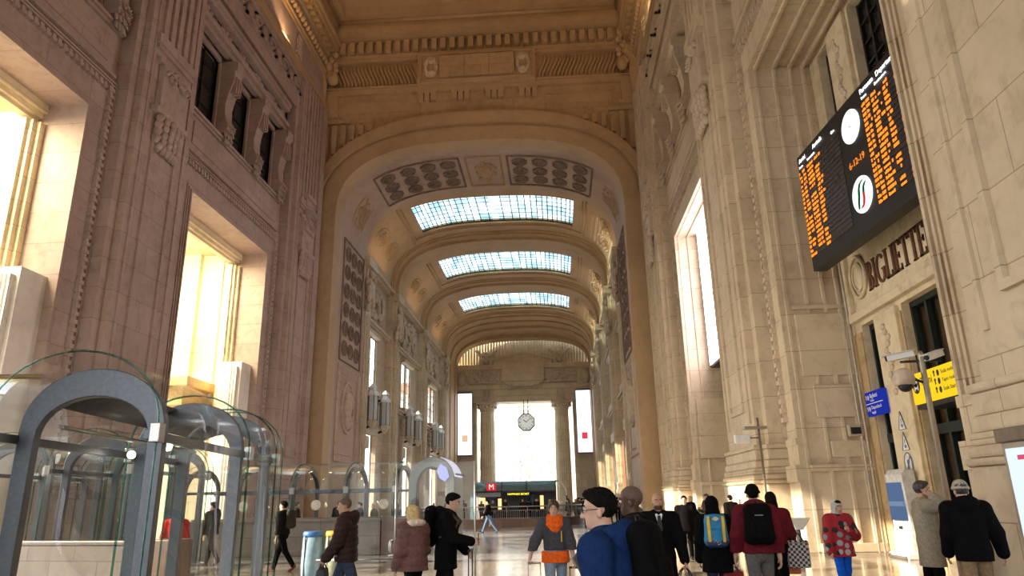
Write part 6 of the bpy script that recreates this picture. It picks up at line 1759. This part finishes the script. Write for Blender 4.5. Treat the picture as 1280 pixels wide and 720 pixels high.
    handbag(J['W'](J['palm1']), d(20), 'black leather briefcase bag carried by the bald man', plain('black_leather', (.02, .019, .02), .4), .36, .14, .28, .17)
    # 8 woman with the blue and yellow backpack
    J = person('person', 'woman in a black hooded coat walking away with a blue backpack', (2.2, 10.9), d(-6), 1.66, True, lean=1, legs=((14, 4), (-14, 10)), arms=((-4, 9, 14, 0), (2, 10, 16, 0)), head=(0, 4, 0), curl=(60, 40), hair='black', hairstyle='long', top=BLK, bottom=DNAVY, hem=.62, bulk=.036, flare=.02, hat=('hood', BLK))
    CY = plain('rucksack_cyan', (.015, .24, .50), .6); YL = plain('strap_yellow', (.85, .56, .05), .6)
    def trim(e, w, h):
        for sg in (-1, 1): rbox('yellow_strap', YL, e, sg * w * .33 - .022, sg * w * .33 + .022, -.135, -.08, -h * .36, h * .42, .01)
        rbox('dark_base', plain('bag_dark_blue', (.02, .03, .10), .6), e, -w * .48, w * .48, -.12, .05, -h * .5, -h * .28, .03)
        rbox('top_flap', CY, e, -w * .45, w * .45, -.1, .06, h * .34, h * .47, .02)
        m = MB(); m.prism([(-.055, h * .34), (0, h * .27), (.055, h * .34), (0, h * .41)], 'y', -.125, -.1); m.build('cream_patch', plain('bag_cream', (.7, .62, .4), .6), e)
        m = MB(); m.tube([(-.05, -.13, -h * .36), (-.02, -.135, -h * .3), (.0, -.135, -h * .38), (.03, -.135, -h * .3), (.04, -.135, -h * .4), (0, -.135, -h * .44)], .007, 5); m.build('printed_squiggle', plain('bag_print', (.5, .5, .48), .6), e)
    backpack(J, 'bright blue backpack with two yellow straps on the black-coated woman', CY, BLK, .30, .44, .17, (0, -.23, -.01), trim)
    handbag(J['W'](J['palm0']), d(15), 'dark red shopping bag between the blue-backpack woman and the maroon jacket man', plain('dark_red_bag', (.28, .015, .02), .45), .3, .14, .34, .08)
    # 9 man in maroon jacket
    J = person('person', 'man in a maroon hooded jacket and black cap walking away, black backpack on his back', (2.66, 10.35), d(-7), 1.82, lean=1, legs=((14, 4), (-12, 8)), arms=((-2, 9, 12, 0), (4, 13, 14, 0)), head=(0, 2, 0), hair='black', hairstyle='short', top=MAROON, bottom=GREYT, hem=.90, bulk=.036, hood=MAROON, hat=('beanie', BLK))
    def logo(e, w, h):
        m = MB()
        for k in range(5): m.box(-.05 + k * .022, -.035 + k * .022, -.125, -.118, h * .18, h * .2)
        m.build('small_grey_mark', plain('bag_print', (.5, .5, .48), .6), e)
    backpack(J, 'black backpack on the man in the maroon jacket', BLK, BLACK, .36, .52, .19, (0, -.245, -.02), logo)
    # 10 companion
    J = person('person', 'companion in a maroon and black jacket, partly hidden right of the maroon jacket man', (3.33, 11.9), d(-6), 1.72, True, lean=1, legs=((14, 4), (-12, 8)), arms=((10, 16, 34, 0), (-2, 9, 12, 0)), head=(0, 3, 0), hair='black', hairstyle='long', top=MAROON, bottom=BLK, hem=.92, bulk=.034, curl=(60, 40))
    P_ = J['W'](J['elb0'])
    handbag(P_ + Vector((.06, -.06, .02)), d(-4), 'black and white checked tote bag on the arm of the companion', hm_, .34, .12, .40, .12, name='tote_bag')
    handbag(J['W'](J['palm0']) + Vector((-.03, -.1, -.15)), d(0), 'small orange-red bag under the checked tote', plain('coral_bag', (.6, .13, .07), .5), .24, .1, .16, .06)
    # 11 patchwork coat
    J = person('person', 'woman in a white headscarf and red coat with black and grey spots', (4.6, 12.7), d(184), 1.56, True, lean=2, legs=((10, 3), (-10, 8)), arms=((4, 12, 14, 0), (20, 14, 100, 40)), head=(6, 6, 0), curl=(40, 65), skin=SK_M, hair='black', hairstyle='short', top=pm, bottom=BLUET, hem=.66, bulk=.04, flare=.03, hat=('headscarf', cloth('white_headscarf', (.5, .48, .46))), collar=CHAR)
    # 12 beige coat, phone
    J = person('person', 'man in a long beige coat facing right with a phone at his ear', (5.55, 11.7), d(-98), 1.82, lean=0, legs=((4, 0), (-6, 4)), arms=((82, 6, 148, 0), (2, 8, 14, 0)), head=(-4, 4, 0), curl=(45, 30), skin=SK_M, hair='grey', hairstyle='short', top=BEIGE, bottom=BLK, hem=.58, bulk=.03, flare=.02, collar=BEIGE)
    P_ = J['W'](J['palm0'])
    ph = empty('phone', P_ + Vector((.02, -.02, -.01)), 'phone in a mint green case held to the ear of the beige coat man', 'phone', rz=d(-150)); ph.rotation_euler = (.4, .35, d(-150)); rbox('phone_case', plain('mint_case', (.28, .55, .42), .5), ph, -.037, .037, -.006, .004, -.07, .075, .005); rbox('phone_screen', BLACK, ph, -.033, .033, .004, .006, -.065, .07, 0)
    # 13 black coat, cream hat
    J = person('person', 'man in a black coat and cream knit hat seen from behind, by the lit poster', (5.22, 9.9), d(-16), 1.80, lean=2, legs=((8, 2), (-10, 6)), arms=((6, 20, 10, 0), (8, 8, 20, 0)), head=(6, 6, 0), hair='grey', hairstyle='short', top=BLK, bottom=KHAKI, hem=.80, bulk=.04, hood=BLK, hat=('beanie', CREAM))
    # 14-16 behind the glass
    J = person('person', 'man in black walking left behind the near glass canopy', (-10.35, 21.5), d(75), 1.80, lean=2, legs=((14, 4), (-18, 16)), arms=((8, 7, 16, 0), (-6, 7, 16, 0)), hair='black', top=BLK, bottom=CHAR, hem=.85, bulk=.034, hood=BLK, res=.011)
    J = person('person', 'man in dark clothes with a backpack, walking left behind the canopy end', (-7.35, 19.3), d(80), 1.80, lean=2, legs=((20, 4), (-20, 16)), arms=((8, 7, 16, 0), (-6, 7, 16, 0)), hair='black', top=CHAR, bottom=BLK, hem=.9, bulk=.034, shoe=plain('shoe_red', (.2, .03, .03), .6), res=.011)
    backpack(J, 'dark olive backpack on the man behind the canopy end', cloth('dark_olive', (.05, .045, .035)), BLK, .3, .48, .18)
    J = person('person', 'person in a bright red jacket standing behind the near glass canopy', (-8.75, 16.4), d(20), 1.66, lean=1, hair='black', top=REDC, bottom=BLK, hem=.75, bulk=.04, hood=REDC, res=.011)
    # 17 striding across the middle
    J = person('person', 'person in a black jacket and jeans striding left before the curved railing', (-3.85, 39.6), d(88), 1.76, lean=4, legs=((26, 4), (-26, 12)), arms=((-16, 6, 10, 0), (18, 6, 20, 0)), hair='black', top=BLK, bottom=cloth('mid_denim', (.13, .19, .30)), hem=.86, bulk=.034, res=.014, curl=(50, 50))
    handbag(J['W'](J['palm0']), d(80), 'brown shoulder bag of the person striding left before the railing', plain('brown_leather', (.08, .045, .03), .5), .34, .16, .3, .1)
    # 18 couple by the third pier
    J = person('person', 'person in an olive jacket and jeans looking at a phone by the third right pier', (5.85, 29.5), d(120), 1.76, lean=4, arms=((24, 6, 80, 20), (24, 6, 80, 20)), head=(0, 18, 0), legs=((4, 2), (-4, 2)), hair='brown', top=OLIVE, bottom=cloth('mid_denim', (.13, .19, .30)), hem=.88, bulk=.04, collar=BLK, res=.013)
    J = person('person', 'light-haired person in a black coat leaning close to the olive jacket person', (5.2, 30.0), d(-60), 1.68, True, lean=3, arms=((10, 6, 60, 20), (6, 6, 20, 0)), legs=((4, 2), (-8, 4)), hair='blond', hairstyle='bob', top=BLK, bottom=BLK, hem=.7, bulk=.034, res=.013)
    # 19 others, further off
    for (x, y, hd, lb, tp, bt, hr_) in ((3.4, 20.5, 170, 'dark-coated person just right of the bald man, further back', BLK, BLK, 'black'), (6.0, 26.4, 20, 'person in black against the far edge of the second right pier', BLK, CHAR, 'black'), (1.75, 17.0, 100, 'person in a grey coat between the dark-skinned man and the bald man', GREYT, BLK, 'brown'), (2.55, 24.0, 200, 'blond person in a cream coat far behind the bald man', CREAM, DENIM, 'blond')):
        person('person', lb, (x, y), d(hd), 1.72, False, hair=hr_, top=tp, bottom=bt, hem=.75, bulk=.036, collar=tp, res=.014)
    # crowd: six builds, copied
    var = []
    specs = [('black', BLK, BLK, .75, 1.74), ('brown', CHAR, DENIM, .86, 1.78), ('black', DNAVY, BLK, .8, 1.70), ('blond', OLIVE, DNAVY, .85, 1.66), ('grey', BRNP, CHAR, .82, 1.76), ('brown', GREYT, DENIM, .88, 1.64)]
    r = random.Random(21)
    places = []
    for k in range(17): places.append((.6 + r.uniform(0, 4.6), 49.5 + r.uniform(0, 7), 'crowd'))
    for k in range(14): places.append((-9.6 + r.uniform(0, 9.0), 60.2 + r.uniform(0, 1.2), 'metro'))
    for x in (-8.1, -7.4, -6.7, -9.6, -5.9): places.append((x * 1.13, 29.0 + r.uniform(0, 1.5), 'stairs'))
    for k in range(7): places.append((-2 + r.uniform(0, 7), 70 + r.uniform(0, 30), 'portal'))
    TXT = {'crowd': ('person in dark winter clothes in the crowd at the right end of the curved railing', 'waiting crowd by the railing'), 'metro': ('person in dark clothes before the dark front of the metro pavilion', 'people at the metro pavilion'), 'stairs': ('person in dark clothes standing behind the long canopy parapet', 'people behind the long canopy'), 'portal': ('tiny distant person in dark clothes towards the portal', 'people near the portal')}
    ok = []
    for p in places:
        for _ in range(40):
            if all((p[0] - q[0]) ** 2 + (p[1] - q[1]) ** 2 > .55 for q in ok): break
            p = (p[0] + r.uniform(-.7, .7), p[1] + r.uniform(-.8, .8), p[2]) if p[2] not in ('metro', 'stairs') else (p[0] + r.uniform(-.7, .7), p[1] + r.uniform(-.3, .3), p[2])
        ok.append(p)
    for i, (x, y, g_) in enumerate(ok):
        lb, gp = TXT[g_]; a = r.uniform(0, 360)
        if i < 6:
            hr_, tp, bt, hm2, hh = specs[i]
            J = person('person', lb, (x, y), d(a), hh, i in (3, 5), legs=((6, 2), (-6, 4)), hair=hr_, hairstyle='short' if i not in (3, 5) else 'bob', top=tp, bottom=bt, hem=hm2, bulk=.036, collar=tp, res=.017, group=gp); var.append(J['e'])
        else:
            o = copy_tree(var[i % 6]); o.location = (x, y, 0); o.rotation_euler = (0, 0, d(a)); o['label'] = lb; o['group'] = gp
# ------------------------------------------------------------------ outdoors, light, camera
w = bpy.data.worlds.new('World'); scn.world = w; w.use_nodes = True
nt = w.node_tree; bg = nt.nodes['Background']
tcw = nt.nodes.new('ShaderNodeTexCoord'); sx = nt.nodes.new('ShaderNodeSeparateXYZ'); nt.links.new(tcw.outputs['Generated'], sx.inputs[0])
cr = ramp(nt, sx.outputs[2], [(.0, (1.0, .97, .92)), (.25, (.93, .96, 1.0)), (.8, (.70, .86, 1.0))])
nt.links.new(cr, bg.inputs[0]); bg.inputs[1].default_value = WORLD_S

def sun(d, col, e, ang):
    l = bpy.data.lights.new('sun', 'SUN'); l.energy = e; l.color = col; l.angle = ang
    o = bpy.data.objects.new('sun', l); COL.objects.link(o)
    o.rotation_euler = Vector(d).to_track_quat('-Z', 'Y').to_euler(); return o
sun(SUN_DIR, (1.0, .86, .66), SUN_E, .01)

def area(name, loc, d, sx, sy, e, col, portal=False):
    l = bpy.data.lights.new(name, 'AREA'); l.shape = 'RECTANGLE'; l.size = sx; l.size_y = sy; l.energy = e; l.color = col
    if portal: l.cycles.is_portal = True
    o = bpy.data.objects.new(name, l); COL.objects.link(o); o.location = loc
    o.rotation_euler = Vector(d).to_track_quat('-Z', 'Y').to_euler(); return o
WARM = (1.0, .62, .30)
for x in (XL + 1.0, XR - 1.0):
    sg = 1 if x < XC else -1
    for y in (2, 14, 26, 38):
        area('cornice_uplight', (x, y, 30.9), (sg * .45, .25, 1), 5, .2, UP_E, WARM)
for x in (GL + 1.3, GR - 1.3):
    sg = 1 if x < XC else -1
    for y in (61, 77, 93): area('gallery_uplight', (x, y, 22.4), (sg * .5, 0, 1), 6, .2, UP_E * .25, WARM)

for y in (19.0, 34.5):  # unseen fill lights added under the ceiling to brighten the vestibules
    area('vestibule_fill', (-21.5, y, 16.3), (.0, .45, -1), 3.5, 5, VEST_E, (1.0, .84, .52))
cam = bpy.data.cameras.new('camera'); co = bpy.data.objects.new('camera', cam); COL.objects.link(co)
cam.sensor_width = 36; cam.sensor_fit = 'HORIZONTAL'; cam.lens = 881 / 1280 * 36; cam.clip_start = .05; cam.clip_end = 2000
R_ = ((0.99768534, -0.03754225, -0.0566969), (0.06509993, 0.28643971, 0.95588404), (-0.0196458, -0.95736246, 0.2882207))
M = Matrix([[r[0], -r[1], -r[2]] for r in R_]).to_4x4(); M.translation = (0, 0, 1.65)
co.matrix_world = M
scn.camera = co
vs = scn.view_settings; vs.view_transform = 'Standard'; vs.look = 'None'; vs.gamma = 1; vs.exposure = EXPO; vs.use_curve_mapping = False
scn.cycles.max_bounces = 10; scn.cycles.diffuse_bounces = 5; scn.cycles.glossy_bounces = 4; scn.cycles.transparent_max_bounces = 24
scn.cycles.sample_clamp_indirect = 6
scn.cycles.use_denoising = True
